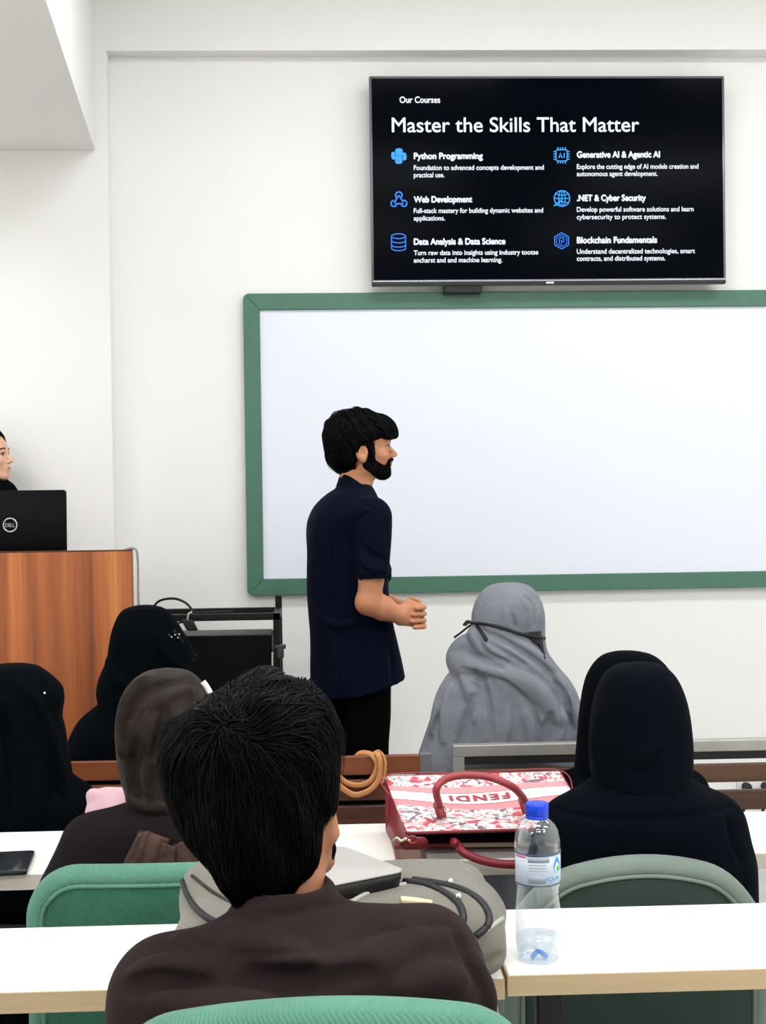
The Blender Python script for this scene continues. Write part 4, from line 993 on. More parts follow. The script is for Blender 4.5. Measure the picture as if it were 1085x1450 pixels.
tubeo('base_star', [(bx-.012, by-.004, .753), (bx, by, .762), (bx+.014, by-.004, .753)], .004, mat('blue tint', (60, 140, 225), .3), t)

#@@PEOPLE
def person(loc, label): return thing('person', loc, label, 'person')

# ================================================================== standing man
MY = 4.80
pm = lambda x, y, Y=MY: P(x, y, Y)
base = pm(500, 990); fx, fy = base[0], MY
t = person((fx, fy, 0), 'standing man in navy short sleeved shirt with clasped hands, facing right')
hO = pm(512, 637)
Fb = Field((fx-.26, MY-.30, 0), (fx+.34, MY+.30, 1.86), .0036)
T, M = head(Fb, hO, V(1, .04, 0), 1.0)
nk = pm(503, 700)
Fb.add(cap(pm(508, 668), nk-V(0, 0, .05), .045, .05), .03)
Fb.add(ell(pm(492, 795), (.085, .13, .20)), .05); Fb.add(ell(pm(504, 930), (.07, .10, .15)), .04)
Rs, Re, Rw = P(527, 732, 4.635), P(522.5, 852, 4.615), P(566, 872, 4.645)
Ls, Le, Lw = P(505, 730, 4.98), P(535, 850, 5.0), P(572, 862, 4.80)
Fb.add(cap(Rs-V(0, 0, .03), P(526, 820, 4.615), .036, .040), .02); Fb.add(cap(P(526, 820, 4.615), Re, .041, .040), .01); Fb.add(cap(Re, Re*.55+Rw*.45, .041, .040), .012); Fb.add(cap(Re*.55+Rw*.45, Rw, .040, .0265), .012)
Fb.add(ell(Re+V(-.004, .0, -.004), (.036, .034, .036)), .02)
Fb.add(cap(Ls-V(0, 0, .03), Le, .036, .040), .02); Fb.add(cap(Le, Lw, .040, .027), .02)
h = lambda x, y, Y: P(x, y, Y)
# right hand: palm and thumb towards the viewer
for a_, b_ in (((567, 866), (586, 858)), ((567, 870), (589, 866)), ((567, 875), (589, 874)), ((567, 879), (587, 882))):
    Fb.add(cap(h(a_[0], a_[1], 4.648), h(b_[0], b_[1], 4.668), .0155, .0135), .012)
for y0, y1 in ((857, 858), (866, 866), (874, 875), (882, 884)):      # right fingers closing on the far side
    a_ = h(588, y0, 4.672); b_ = h(596, y1, 4.70); c_ = h(586, y1+1, 4.735); Fb.add(cap(a_, b_, .0095, .009), .003); Fb.add(cap(b_, c_, .009, .008), .003)
for a_, b_ in (((573, 858), (590, 856)), ((573, 864), (591, 864)), ((572, 872), (590, 873)), ((572, 880), (588, 882))):   # left palm behind
    Fb.add(cap(h(a_[0], a_[1], 4.765), h(b_[0], b_[1], 4.735), .014, .012), .012)
for i, (yk, xt) in enumerate(((860, 590), (869, 585.5), (878.5, 583.5), (887, 587))):   # left fingers wrapping round to the near side
    a_ = h(592, yk-1, 4.735); b_ = h(600.5, yk, 4.705); c_ = h(599, yk+.5, 4.668); d_ = h(xt, yk+1.5, 4.643)
    Fb.add(cap(a_, b_, .0092, .0092), .003); Fb.add(cap(b_, c_, .0092, .0088), .0025); Fb.add(cap(c_, d_, .0088, .0075), .0025)
a_, b_, c_ = h(569, 861, 4.652), h(578, 852, 4.664), h(592, 857, 4.668); Fb.add(cap(a_, b_, .013, .0105), .008); Fb.add(cap(b_, c_, .0100, .0085), .003)
a_, b_, c_ = h(574, 856, 4.76), h(582, 849.5, 4.73), h(594, 852, 4.70); Fb.add(cap(a_, b_, .012, .010), .008); Fb.add(cap(b_, c_, .0098, .0082), .003)
for xx, Y in ((521, 4.735), (497, 4.90)):
    hp, kn, an = P(xx-2, 985, Y), P(xx-2, 985, Y), None
    top = V(P(xx-3, 985, Y)[0], Y, .92); kn = V(top[0]+.005, Y, .5); an = V(top[0]-.015, Y, .1)
    Fb.add(cap(top, kn, .075, .052), .03); Fb.add(cap(kn, an, .052, .036), .02); Fb.add(cap(an-V(.02, 0, .05), an+V(.15, 0, -.065), .032, .026), .02)
link('body', Fb.mesh('body', 1), skin_m, t)
eyes(T, M, 1.0, t)
# hair
def man_hair(T, M, s=1.):
    E = lambda c, r: ell(T(*c), np.array(r)*s, M); Bx = lambda c, h_, rr=.01: rbox(T(*c), np.array(h_)*s, rr, M)
    lo = hO-.2; hi = hO+.2; Fh = Field(lo, hi, .0032)
    Fh.add(E((-.015, 0, .036), (.107, .088, .104)))
    Fh.add(E((-.052, 0, -.020), (.064, .074, .068)), .025); Fh.add(E((-.05, 0, .05), (.075, .084, .080)), .02)
    Fh.add(E((.062, 0, .070), (.056, .066, .044)), .02); Fh.add(E((.088, -.012, .056), (.030, .055, .030)), .012)
    Fh.cut(Bx((.135, 0, -.068), (.104, .2, .108), .018), .008)
    Fh.cut(Bx((.07, 0, -.11), (.09, .2, .075), .02), .01)
    for y in (-1, 1):
        Fh.cut(E((.004, y*.095, -.014), (.030, .030, .036)), .004)
        Fh.add(ell(T(.030, y*.0665, -.004), V(.008, .008, .03)*s, M), .006)
    Fh.warp(lambda X, Y, Z: .0022*np.sin(95*(X+.5*Z)+18*Y)*np.sin(60*Y+25*Z)+.0016*np.sin(150*X+90*Z))
    return Fh
Fh = man_hair(T, M); me = Fh.mesh('hair', 1); vv = mverts(me)
rt_ = vv[RNG.choice(len(vv), 3200)]; rt_ = rt_[(rt_[:, 2] > hO[2]-.03)]
wc = T(-.05, .01, .12)
def dirm(p):
    d = p-wc; dn = d/(np.linalg.norm(d, axis=1, keepdims=True)+1e-6); return dn+V(.35, 0, -.45)
vs, fs = strands(Fh, rt_, dirm, .05, .0022, 5, 7, .003, .22, .15)
link('hair', join_np(me, vs, fs, 'hair'), hair_m, t)
# eyebrows and beard
for y in (-1, 1): tubeo('eyebrow', [T(.094, y*.014, .024), T(.0955, y*.026, .029), T(.088, y*.042, .027), T(.080, y*.050, .022)], [.0030, .0036, .0034, .003, .003, .003, .003, .003, .003, .0026, .0024, .0022, .0020, .0018, .0015, .0012, .001, .001, .001, .001, .001, .001, .001, .001, .001][:25], hair_fine, t, sides=8)
Fr = Field(hO-.16, hO+.16, .0028)
KK = lambda a, b, ra, rb: cap(T(*a), T(*b), ra, rb)
for y in (-1, 1):
    Fr.add(KK((.026, y*.062, .01), (.022, y*.060, -.045), .013, .020), .006)
    Fr.add(KK((.020, y*.058, -.050), (.070, y*.028, -.080), .024, .026), .01)
    Fr.add(KK((.103, y*.004, -.034), (.090, y*.026, -.040), .0065, .007), .004); Fr.add(KK((.090, y*.026, -.040), (.082, y*.030, -.068), .008, .014), .004)
Fr.add(KK((.075, -.02, -.085), (.075, .02, -.085), .026, .026), .01); Fr.add(KK((.092, -.006, -.064), (.09, .006, -.07), .008, .012), .006)
fa = Field(hO-.16, hO+.16, .0028); head(fa, hO, V(1, .04, 0), 1.0); fa.warp(lambda X, Y, Z: .0012*np.sin(420*X+300*Y)*np.sin(390*Z+200*Y))
Fr.d = np.maximum(Fr.d, fa.d-.0048)
link('beard', Fr.mesh('beard', 0), hair_fine, t)
# shirt
Fs = Field((fx-.26, MY-.36, .78), (fx+.30, MY+.38, 1.62), .005)
S_ = lambda L: rows(MY, [(py, a_, b_, MY+cy, f_, k_) for py, a_, b_, cy, f_, k_ in L])
Fs.add(loft(S_([(684, 487, 524, .0, .05, .05), (692, 474, 530, .0, .08, .08), (700, 462, 534, .01, .13, .13), (712, 449, 539, .01, .165, .165), (725, 440, 543, .01, .18, .18), (742, 434, 546, .01, .19, .185), (760, 432.5, 548, .01, .19, .18), (790, 433.5, 550, .01, .185, .175), (830, 435, 551, .01, .18, .17), (870, 437, 556, .01, .175, .17), (910, 439, 563, .01, .175, .175), (950, 440.5, 571, .01, .18, .18), (995, 442, 581, .01, .18, .185)]), 2.5, .006))
Rse = P(529, 818, 4.61); Lse = P(533, 812, 5.0)
Fs.add(cap(Rs+V(0, .01, .0), Rse, .066, .055), .025); Fs.add(cap(Ls, Lse, .066, .056), .025)
# sleeve ends, cut square and hollow
for s0, s1 in ((Rs, Rse), (Ls, Lse)):
    d_ = (s1-s0)/np.linalg.norm(s1-s0); x_ = np.cross(d_, V(0, 1, 0)); x_ /= np.linalg.norm(x_); y_ = np.cross(d_, x_)
    out_ = -.035 if s0 is Rs else .035
    Fs.cut(rbox(s1+d_*.068+V(.0, out_, 0), (.066, .058, .064), .002, [x_, y_, d_]))
    Fs.cut(cap(s1-d_*.0, s1+d_*.05, .045, .045))
# collar
up_ = [(483, 672, .0), (492, 675, .046), (506, 684, .058), (521, 695, .051), (534, 707, .036), (544, 720, .026)]
dn_ = [(478, 690, .0), (488, 696, .058), (503, 705, .076), (518, 713, .070), (531, 721, .055), (541, 723, .036)]
for sy_ in (-1, 1):
    for w_ in np.linspace(0, 1, 6):
        q = spline([P(u_[0]*(1-w_)+d_[0]*w_, u_[1]*(1-w_)+d_[1]*w_, MY+sy_*(u_[2]*(1-w_)+d_[2]*w_)) for u_, d_ in zip(up_, dn_)], 4)
        for a_, b_ in zip(q[:-1], q[1:]): Fs.add(cap(a_, b_, .0062, .0062), .003)
Fs.fold([(480, 692), (490, 698), (504, 707), (519, 715), (532, 723)], .003, groove=True, k=.005, taper=False)
Fs.warp(wr(11, .0030, (13, 13, 11)))
# hem: long at the back, rising to the front
n_ = V(-.028, 0, -.40); n_ /= np.linalg.norm(n_)
hz = P(470, 988, MY-.15)[2]
Fs.warp(lambda X, Y, Z: 0*X)
hem = lambda X, Y, Z: hz+.008*np.sin((X-fx)*9)+np.maximum(0, (X-(fx+.02)))*.22*np.ones_like(Y)-Z
Xg, Yg, Zg = Fs.ax[0][:, None, None], Fs.ax[1][None, :, None], Fs.ax[2][None, None, :]
Fs.d = np.maximum(Fs.d, hem(Xg, Yg, Zg).astype(np.float32))
Fs.fold([(500, 742), (503, 765), (504, 800), (507, 824)], .006, groove=True, k=.008); Fs.fold([(498, 745), (510, 733), (522, 726)], .005, groove=True)
Fs.fold([(552, 900), (556, 940), (557, 976)], .006, groove=True); Fs.fold([(535, 905), (545, 940), (548, 974)], .008, .6); Fs.fold([(470, 730), (466, 780), (470, 840)], .010, .7, .02); Fs.fold([(512, 770), (525, 785), (546, 792)], .006, groove=True, k=.012); Fs.fold([(510, 790), (528, 806), (548, 806)], .006, .5, .012)
Fs.fold([(448, 870), (475, 885), (505, 880)], .007, .6, .015); Fs.fold([(508, 818), (530, 815), (551, 811)], .0022, groove=True, taper=False)
Fs.fold([(470, 900), (480, 940), (478, 980)], .008, .7, .018); Fs.fold([(540, 722), (547, 750), (549, 790)], .004, groove=True)
link('shirt', Fs.mesh('shirt', 1), navy, t)
# trousers
Ft = Field((fx-.2, MY-.26, .03), (fx+.22, MY+.28, 1.02), .006)
Ft.add(ell(V(pm(507, 985)[0], MY+.01, .92), (.09, .12, .09)))
for xx, Y in ((522, 4.735), (497, 4.90)):
    top = V(P(xx-2, 985, Y)[0], Y, .90); kn = V(top[0]-.002, Y, .5); an = V(top[0]-.015, Y, .08)
    Ft.add(cap(top, kn, .084, .070), .03); Ft.add(cap(kn, an, .072, .066), .03)
Ft.cut(rbox((fx, MY, 0), (.4, .4, .062), .001)); Ft.warp(wr(4, .003, (16, 16, 14)))
link('trousers', Ft.mesh('trousers', 1), trouser, t)
for xx, Y in ((521, 4.735), (497, 4.90)):
    ax_ = P(xx-3, 985, Y)[0]-.015; Fo = Field((ax_-.12, Y-.08, -.01), (ax_+.24, Y+.08, .16), .005)
    Fo.add(cap((ax_-.03, Y, .05), (ax_+.15, Y, .045), .045, .042)); Fo.add(cap((ax_, Y, .06), (ax_, Y, .11), .045, .042), .02); Fo.cut(rbox((ax_, Y, -.1), (.5, .3, .1005), .001)); link('shoe', Fo.mesh('shoe', 1), shoe_m, t)

# ================================================================== helper for seated women
def woman(label, Y, hood, robe, hd_px, neck_px, hipY, scarf_m, robe_m, knee=.38, foot=-.02, scarf_extra=None, robe_extra=None, res=.006, hand_z=.66, el=.27, shw=.15, n=2.2, skin=skin_l, warp_s=.0016, warp_r=.003, hip_z=.50, hand_y=.34, hres=None, sleeve_on=True):
    hc = P(hd_px[0], hd_px[1], Y); hc[2] = max(k_[0] for k_ in rows(Y, hood))-.130; nk_ = P(neck_px[0], neck_px[1], Y); cx_ = nk_[0]
    hip = V(cx_, hipY, hip_z)
    t = person((cx_, hipY, 0), label)
    wl, wr2 = V(cx_-.10, hipY+hand_y, hand_z), V(cx_+.10, hipY+hand_y, hand_z)
    eL, eR = nk_+V(-shw-.045, .06, -.30), nk_+V(shw+.045, .06, -.30)
    Fb = Field((cx_-.34, hipY-.22, 0), (cx_+.34, hipY+knee+.26, max(hc[2], nk_[2])+.16), .008)
    seated(Fb, hip, nk_, hc, .9, shw-.01, wl, wr2, eL, eR, knee, foot, bulk=.85)
    link('body', Fb.mesh('body', 1), skin, t)
    K1 = rows(Y, robe); zlo = min(k_[0] for k_ in K1); last = sorted(K1)[0]
    K1 += [(hip_z+.10, cx_-.20, cx_+.20, hipY+.02, .14, .13), (hip_z-.05, cx_-.20, cx_+.20, hipY+.03, .15, .13)] if zlo > hip_z+.16 else [(hip_z-.06, cx_-.20, cx_+.20, hipY+.03, .15, .13)]
    Fr_ = Field((min(k_[1] for k_ in K1)-.05, hipY-.28, .02), (max(k_[2] for k_ in K1)+.05, hipY+knee+.22, max(k_[0] for k_ in K1)+.05), res)
    Fr_.add(loft(K1, n, .02))
    if sleeve_on: sleeves(Fr_, nk_, shw, wl+V(0, -.02, 0), wr2+V(0, -.02, 0), eL, eR)
    skirt(Fr_, hip, knee, foot); Fr_.cut(rbox((cx_, hipY, 0), (1, 1, .03), .001))
    Fr_.warp(wr(sum(map(ord, label)) % 97, warp_r, (12, 12, 8)))
    if robe_extra: robe_extra(Fr_)
    ro = link('robe', Fr_.mesh('robe', 1), robe_m, t)
    K2 = rows(Y, hood)
    Fh_ = Field((min(k_[1] for k_ in K2)-.05, Y-.28, min(k_[0] for k_ in K2)-.03), (max(k_[2] for k_ in K2)+.06, Y+.28, max(k_[0] for k_ in K2)+.03), hres or min(res, .005))
    Fh_.add(loft(K2, n, .012))
    Fh_.warp(wr(sum(map(ord, label)) % 89, warp_s, (16, 16, 10)))
    if scarf_extra: scarf_extra(Fh_)
    # open the front so that the face looks out of the scarf
    Fh_.cut(ell(hc+V(0, .145, -.015), (.062, .085, .085)), .01)
    sc = link('headscarf', Fh_.mesh('headscarf', 1), scarf_m, t)
    return t, Fh_, Fr_

# ---- grey scarf woman, front row
def g_folds(F):
    F.fold([(660, 905), (650, 925), (655, 942), (690, 952), (730, 960), (765, 985), (790, 1020)], .026, .9, .03)
    F.fold([(668, 893), (690, 915), (730, 930), (765, 950), (800, 985), (818, 1020)], .022, .9, .03)
    F.fold([(690, 888), (720, 905), (755, 925), (785, 950)], .012, .7, .016)
    F.fold([(655, 948), (690, 962), (722, 975), (750, 1005), (768, 1040)], .008, groove=True, k=.016)
    F.fold([(672, 895), (690, 925), (720, 938)], .005, groove=True, k=.01); F.fold([(700, 898), (735, 920), (770, 945), (795, 975)], .005, groove=True, k=.012)
    F.fold([(675, 950), (690, 975), (697, 1010), (700, 1050)], .006, groove=True, k=.012); F.fold([(688, 955), (700, 990), (704, 1050)], .006, .6, .010)
    F.fold([(640, 955), (625, 990), (612, 1040)], .010, .6, .02); F.fold([(655, 960), (668, 985), (670, 1020)], .008, .6, .018)
    F.fold([(625, 1010), (610, 1040), (600, 1070)], .007, groove=True, k=.014)
    F.fold([(780, 1010), (775, 1035), (770, 1055)], .008, groove=True, k=.015); F.fold([(795, 990), (798, 1020), (790, 1052)], .007, .5, .015)
    F.fold([(740, 840), (755, 858), (757, 885)], .004, groove=True, k=.008); F.fold([(735, 845), (747, 862), (748, 890)], .005, .6, .009); F.fold([(725, 870), (730, 890)], .004, groove=True, k=.008); F.fold([(715, 860), (713, 890)], .004, .6, .010)
    F.fold([(745, 835), (762, 850), (766, 880)], .004, .6, .008); F.fold([(685, 905), (712, 922), (745, 942)], .004, groove=True, k=.010); F.fold([(662, 925), (690, 935), (715, 948)], .005, groove=True, k=.010)
    F.fold([(700, 962), (730, 985), (748, 1020), (752, 1055)], .010, .7, .02); F.fold([(720, 1000), (718, 1030), (712, 1058)], .006, .6, .014); F.fold([(672, 985), (662, 1015), (650, 1055)], .007, groove=True, k=.016)
    F.fold([(640, 970), (632, 1000), (628, 1050)], .008, .6, .018); F.fold([(805, 985), (815, 1015), (815, 1050)], .007, .6, .016); F.fold([(785, 965), (802, 990), (806, 1030)], .005, groove=True, k=.012); F.fold([(655, 955), (672, 958), (688, 962)], .006, groove=True, k=.010)
GY = 4.31
gh = [(825, 706, 734, GY, .03, .03), (827, 698, 743, GY, .05, .05), (832, 688, 752, GY, .075, .075), (841, 679, 760, GY, .10, .10), (856, 671, 767, GY, .12, .12), (872, 667.5, 770.5, GY, .128, .125), (886, 667, 771, GY, .128, .120), (898, 662, 771, GY, .125, .118), (910, 654, 772, GY, .122, .12), (922, 649, 775, GY, .12, .125), (936, 648, 784, GY, .12, .13), (948, 640, 794, GY, .12, .135), (962, 629, 806, GY, .13, .14), (985, 619, 818, GY, .14, .145), (1010, 611, 825, GY, .145, .15), (1045, 600, 829, GY, .15, .15), (1085, 590, 829, GY, .15, .15), (1120, 588, 830, GY, .15, .15)]
gr = [(975, 660, 780, GY, .10, .10), (990, 640, 800, GY, .12, .12), (1030, 615, 815, GY, .13, .13), (1120, 600, 820, GY, .14, .14)]
t, Fg, _ = woman('person in grey headscarf tied with a black band, seated on the front bench', GY, gh, gr, (722, 880), (720, 950), GY+.06, grey_cloth, grey_cloth, scarf_extra=g_folds, hand_z=.60, hres=.0042, hip_z=.52)
def band_on(F, L, lift=.002):
    out = []
    for x, y, _ in spline([(x, y, 0) for x, y in L], 6):
        h_ = F.hit(x, y)
        if h_ is not None: out.append(h_-ray(x, y)*lift)
    return out
L3 = band_on(Fg, [(669, 882), (690, 884), (715, 890), (740, 898), (770, 903)])
veil_m = mat('black ribbon', (9, 10, 12), .6)
bm = bmesh.new(); tube(bm, [L3[0]+V(-.012, .10, -.015), L3[0]+V(-.008, .05, .0)]+L3+[L3[-1]+V(.003, .05, -.002), L3[-1]+V(-.01, .12, .0)], .0085, 8, flat=(1.0, .55)); obj('veil_band', bm, veil_m, t, smooth=True)
bm = bmesh.new(); tube(bm, [P(x, y, GY-.02+.03) for x, y in ((671, 882), (660, 890), (650, 898), (643, 903))], .0035, 6); obj('veil_tie', bm, veil_m, t, smooth=True)
L3 = band_on(Fg, [(676, 886), (683, 897), (690, 907)])
if len(L3) > 2: bm = bmesh.new(); tube(bm, L3, .007, 8, flat=(1, .5)); obj('veil_tie', bm, veil_m, t, smooth=True)
vs = []
for i in range(7):
    for k_ in range(7):
        u_, v_ = i/6, k_/6
        x, y = (np.array((738, 897))*(1-u_)+np.array((771.5, 893))*u_)*(1-v_)+(np.array((762, 912))*(1-u_)+np.array((775.5, 936))*u_)*v_
        h_ = Fg.hit(x, y); vs.append(h_-ray(x, y)*.006 if h_ is not None and u_ < .9 else P(x, y, GY+.02+.05*(1-v_)))
o = link('face_veil', pymesh('face_veil', vs, [(i*7+k_, i*7+k_+1, i*7+k_+8, i*7+k_+7) for i in range(6) for k_ in range(6)]), veil_m, t); m_ = o.modifiers.new('s', 'SOLIDIFY'); m_.thickness = .004
# ---- black scarf person by the lectern, front row left
BY = 4.36
bh = [(857, 192, 218, BY, .03, .03), (860, 180, 229, BY, .055, .055), (866, 171, 238, BY, .08, .08), (878, 164, 248, BY, .105, .10), (894, 158.5, 258, BY, .12, .115), (912, 155, 268, BY, .125, .12), (930, 152, 274, BY, .125, .12), (945, 146, 272, BY, .125, .12), (962, 139, 264, BY, .125, .125), (980, 136, 262, BY, .125, .13), (992, 138, 262, BY, .125, .13), (1010, 140, 262, BY, .12, .12)]
br_ = [(985, 150, 255, BY, .10, .10), (1002, 133, 268, BY, .12, .12), (1016, 119, 278, BY, .13, .13), (1030, 107, 287, BY, .135, .135), (1046, 98.5, 294, BY, .14, .14), (1075, 94, 300, BY, .14, .14), (1120, 92, 303, BY, .14, .14)]
def b_f(F):
    F.fold([(178, 872), (205, 866), (232, 878), (247, 900)], .003, groove=True, k=.006, taper=False)
    F.fold([(200, 890), (195, 930), (200, 975)], .010, .6, .02); F.fold([(225, 900), (235, 930), (262, 950)], .010, .6, .018); F.fold([(152, 935), (165, 960), (185, 975)], .010, .6, .02)
    F.add(cap(P(255, 925, BY), P(276, 938, BY+.05), .03, .008), .03)
t, Fk, _ = woman('person in a black headscarf leaning right, seated between the lectern and the equipment stand', BY, bh, br_, (210, 905), (205, 985), BY+.04, black_cloth, black_cloth, scarf_extra=b_f, hand_z=.58, knee=.30, hip_z=.52)
bm = bmesh.new(); tube(bm, spline([P(246, 893, BY-.08), P(255, 905, BY-.06), P(264, 918, BY-.03), P(277, 929, BY+.02)], 6), .004, 6); tube(bm, spline([P(238, 898, BY-.09), P(250, 912, BY-.07), P(262, 925, BY-.05), P(274, 936, BY-.0)], 6), .004, 6); obj('veil_tie', bm, veil_m, t, smooth=True)
for x, y in ((248, 899), (252, 903), (254, 898), (243, 902)):
    bm = bmesh.new(); bmesh.ops.create_uvsphere(bm, u_segments=8, v_segments=6, radius=.0022); bmesh.ops.translate(bm, verts=bm.verts, vec=Vector(P(x, y, BY-.1))); obj('bead', bm, mat('bead white', (225, 225, 225), .2), t, smooth=True)

# ---- black scarf person at the left edge, middle row
LY1 = 3.68
lh = [(939.5, 6, 30, LY1, .02, .02), (941, -6, 42, LY1, .045, .045), (945, -18, 54, LY1, .07, .07), (953, -29, 66, LY1, .09, .09), (965, -38, 79, LY1, .11, .105), (978, -43, 89, LY1, .12, .115), (992, -46, 91, LY1, .122, .12), (1008, -47, 89, LY1, .12, .12), (1018, -48, 88.5, LY1, .12, .12), (1030, -50, 92, LY1, .12, .122), (1050, -54, 95, LY1, .122, .125), (1078, -60, 99, LY1, .125, .13), (1105, -66, 103, LY1, .13, .135), (1140, -74, 111, LY1, .135, .14), (1190, -80, 119, LY1, .14, .14), (1225, -82, 121, LY1, .14, .14)]
lr = [(1090, -50, 92, LY1, .09, .09), (1112, -70, 106, LY1, .115, .12), (1122, -84, 119, LY1, .125, .128), (1132, -90, 128, LY1, .13, .13), (1150, -95, 131, LY1, .135, .135), (1225, -98, 134, LY1, .135, .135)]
def l_f(F):
    F.fold([(28, 965), (48, 1000), (70, 1050), (85, 1110), (92, 1170)], .012, .8, .022); F.fold([(10, 990), (30, 1040), (48, 1100), (60, 1170)], .012, .8, .022)
    F.fold([(52, 950), (62, 968), (64, 985)], .005, groove=True, k=.010); F.fold([(5, 1000), (15, 1060), (22, 1150)], .008, groove=True, k=.02); F.fold([(38, 990), (62, 1040), (78, 1100), (84, 1170)], .006, groove=True, k=.016)
t, F1, _ = woman('person in a long black headscarf with a white pin, cut off by the left edge', LY1, lh, lr, (22, 992), (22, 1080), LY1+.03, black_cloth, black_cloth, knee=.26, foot=-.02, scarf_extra=l_f, hand_z=.58, hip_z=.50, hand_y=.28)
h_ = F1.hit(63, 982)
bm = bmesh.new(); bmesh.ops.create_uvsphere(bm, u_segments=12, v_segments=8, radius=.0042); bmesh.ops.translate(bm, verts=bm.verts, vec=Vector(h_)); obj('scarf_pin', bm, mat('pearl', (232, 228, 225), .2), t, smooth=True)
stool(P(22, 1080, LY1)[0], LY1+.03, 'stool under the person at the left edge')

# ---- black scarf person half hidden on the right, middle row
R2 = 3.66
rh = [(922, 873, 904, R2, .03, .03), (924.5, 862, 916, R2, .05, .05), (931, 850, 930, R2, .075, .075), (944, 839, 944, R2, .10, .10), (962, 830.5, 955, R2, .12, .115), (985, 825, 962, R2, .125, .12), (1015, 820.5, 966, R2, .125, .12), (1050, 817, 968, R2, .12, .12), (1085, 814, 970, R2, .12, .12), (1112, 812, 972, R2, .12, .12)]
rr2 = [(1080, 835, 955, R2, .10, .10), (1096, 812, 978, R2, .12, .12), (1108, 798, 990, R2, .13, .13), (1124, 788, 1002, R2, .135, .135), (1160, 780, 1010, R2, .135, .135), (1225, 776, 1014, R2, .135, .135)]
t, _, _ = woman('person in a black headscarf mostly hidden behind another black headscarf at right', R2, rh, rr2, (892, 975), (892, 1060), R2+.03, black_cloth, black_cloth, knee=.26, foot=-.02, hand_z=.58, hand_y=.28)
stool(P(892, 1060, R2)[0], R2+.03, 'stool under the half hidden person at the right')

# ---- black headscarf woman on the grey green chair
R1 = 2.885
rh = [(938, 892, 922, R1, .03, .03), (940, 881, 932, R1, .05, .05), (946, 868, 944, R1, .075, .075), (958, 856.5, 955, R1, .10, .10), (975, 848.5, 963.5, R1, .115, .112), (1000, 841.5, 971, R1, .122, .118), (1030, 837, 976, R1, .122, .118), (1060, 835, 978.5, R1, .12, .116), (1085, 836, 978, R1, .115, .115), (1105, 840, 975, R1, .11, .115), (1130, 850, 965, R1, .10, .10)]
rr1 = [(1088, 855, 965, R1, .08, .085), (1100, 843, 978, R1, .095, .10), (1110, 831, 990, R1, .105, .112), (1122, 810, 1010, R1, .12, .125), (1138, 789, 1033, R1, .13, .13), (1158, 777, 1045, R1, .135, .135), (1190, 766, 1054, R1, .14, .135), (1235, 752, 1068, R1, .14, .135), (1300, 748, 1072, R1, .14, .13)]
def r1r(F):
    F.fold([(786, 1143), (820, 1154), (865, 1160), (905, 1161), (950, 1159), (1000, 1152), (1036, 1141)], .0035, groove=True, k=.007, taper=False)
    F.fold([(1030, 1160), (1040, 1190), (1052, 1225)], .005, groove=True, k=.012); F.fold([(845, 1100), (870, 1092), (900, 1100), (940, 1095), (975, 1105)], .005, .4, .010)
def r1s(F): F.fold([(935, 1050), (915, 1065), (908, 1085)], .008, .6, .014); F.fold([(850, 1010), (846, 1050), (850, 1090)], .007, .6, .014)
woman('person in a black headscarf with round yoke seam robe on the grey green chair', R1, rh, rr1, (908, 1000), (908, 1092), R1+.08, black_cloth2, black_cloth2, scarf_extra=r1s, robe_extra=r1r, hand_z=.61, hand_y=.20, hip_z=.52, shw=.15, res=.0055, knee=.36, foot=-.08)

# ---- brown headscarf woman on the left green chair
N1 = 2.885
nh = [(947.5, 222, 250, N1, .03, .03), (950, 210, 262, N1, .05, .05), (956, 197, 274, N1, .075, .075), (966, 186, 285, N1, .095, .095), (982, 176, 295, N1, .112, .110), (1005, 168.5, 302, N1, .12, .116), (1040, 164.5, 306, N1, .12, .115), (1075, 166, 304, N1, .115, .108), (1100, 170, 299, N1, .11, .10), (1125, 177, 293, N1, .105, .098), (1145, 179, 292, N1, .105, .108), (1165, 176, 295, N1, .11, .118), (1190, 186, 290, N1, .11, .118), (1215, 200, 282, N1, .10, .11)]
nr = [(1125, 190, 285, N1, .07, .075), (1138, 176, 300, N1, .09, .095), (1146, 152, 325, N1, .105, .11), (1156, 122, 350, N1, .12, .12), (1170, 104, 367, N1, .128, .128), (1190, 92, 380, N1, .132, .132), (1215, 77, 394, N1, .135, .135), (1250, 60, 408, N1, .135, .135), (1310, 54, 416, N1, .135, .13)]
def n_s(F):
    F.fold([(215, 958), (190, 980), (176, 1020), (172, 1070)], .010, .7, .016); F.fold([(262, 962), (225, 972), (200, 992), (186, 1020)], .008, groove=True, k=.016)
    F.fold([(270, 975), (240, 985), (215, 1000)], .007, .6, .014); F.fold([(195, 1050), (188, 1090), (195, 1125)], .008, groove=True, k=.018); F.fold([(215, 1060), (212, 1100), (222, 1135)], .009, .6, .016)
    F.fold([(178, 1142), (205, 1160), (240, 1165), (280, 1160)], .009, groove=True, k=.014); F.fold([(180, 1165), (205, 1185), (240, 1192), (280, 1190)], .010, .6, .016); F.fold([(182, 1128), (205, 1140), (235, 1142)], .007, .6, .012)
    F.fold([(255, 1010), (250, 1045), (240, 1080)], .007, .5, .014); F.fold([(235, 1005), (228, 1040), (220, 1075)], .006, groove=True, k=.014)
t, Fn, Fnr = woman('person in a dark brown satin headscarf seated on the left green chair', N1, nh, nr, (236, 1010), (236, 1110), N1+.08, brown_scarf, brown_robe, scarf_extra=n_s, hand_z=.61, hand_y=.20, hip_z=.52, res=.0055, hres=.0042, warp_s=.0024, knee=.36, foot=-.08)
tail_m = mat('russet scarf end', (74, 54, 47), .6, spec=.2, bump=.4, bscale=60, var=.3, vscale=30)
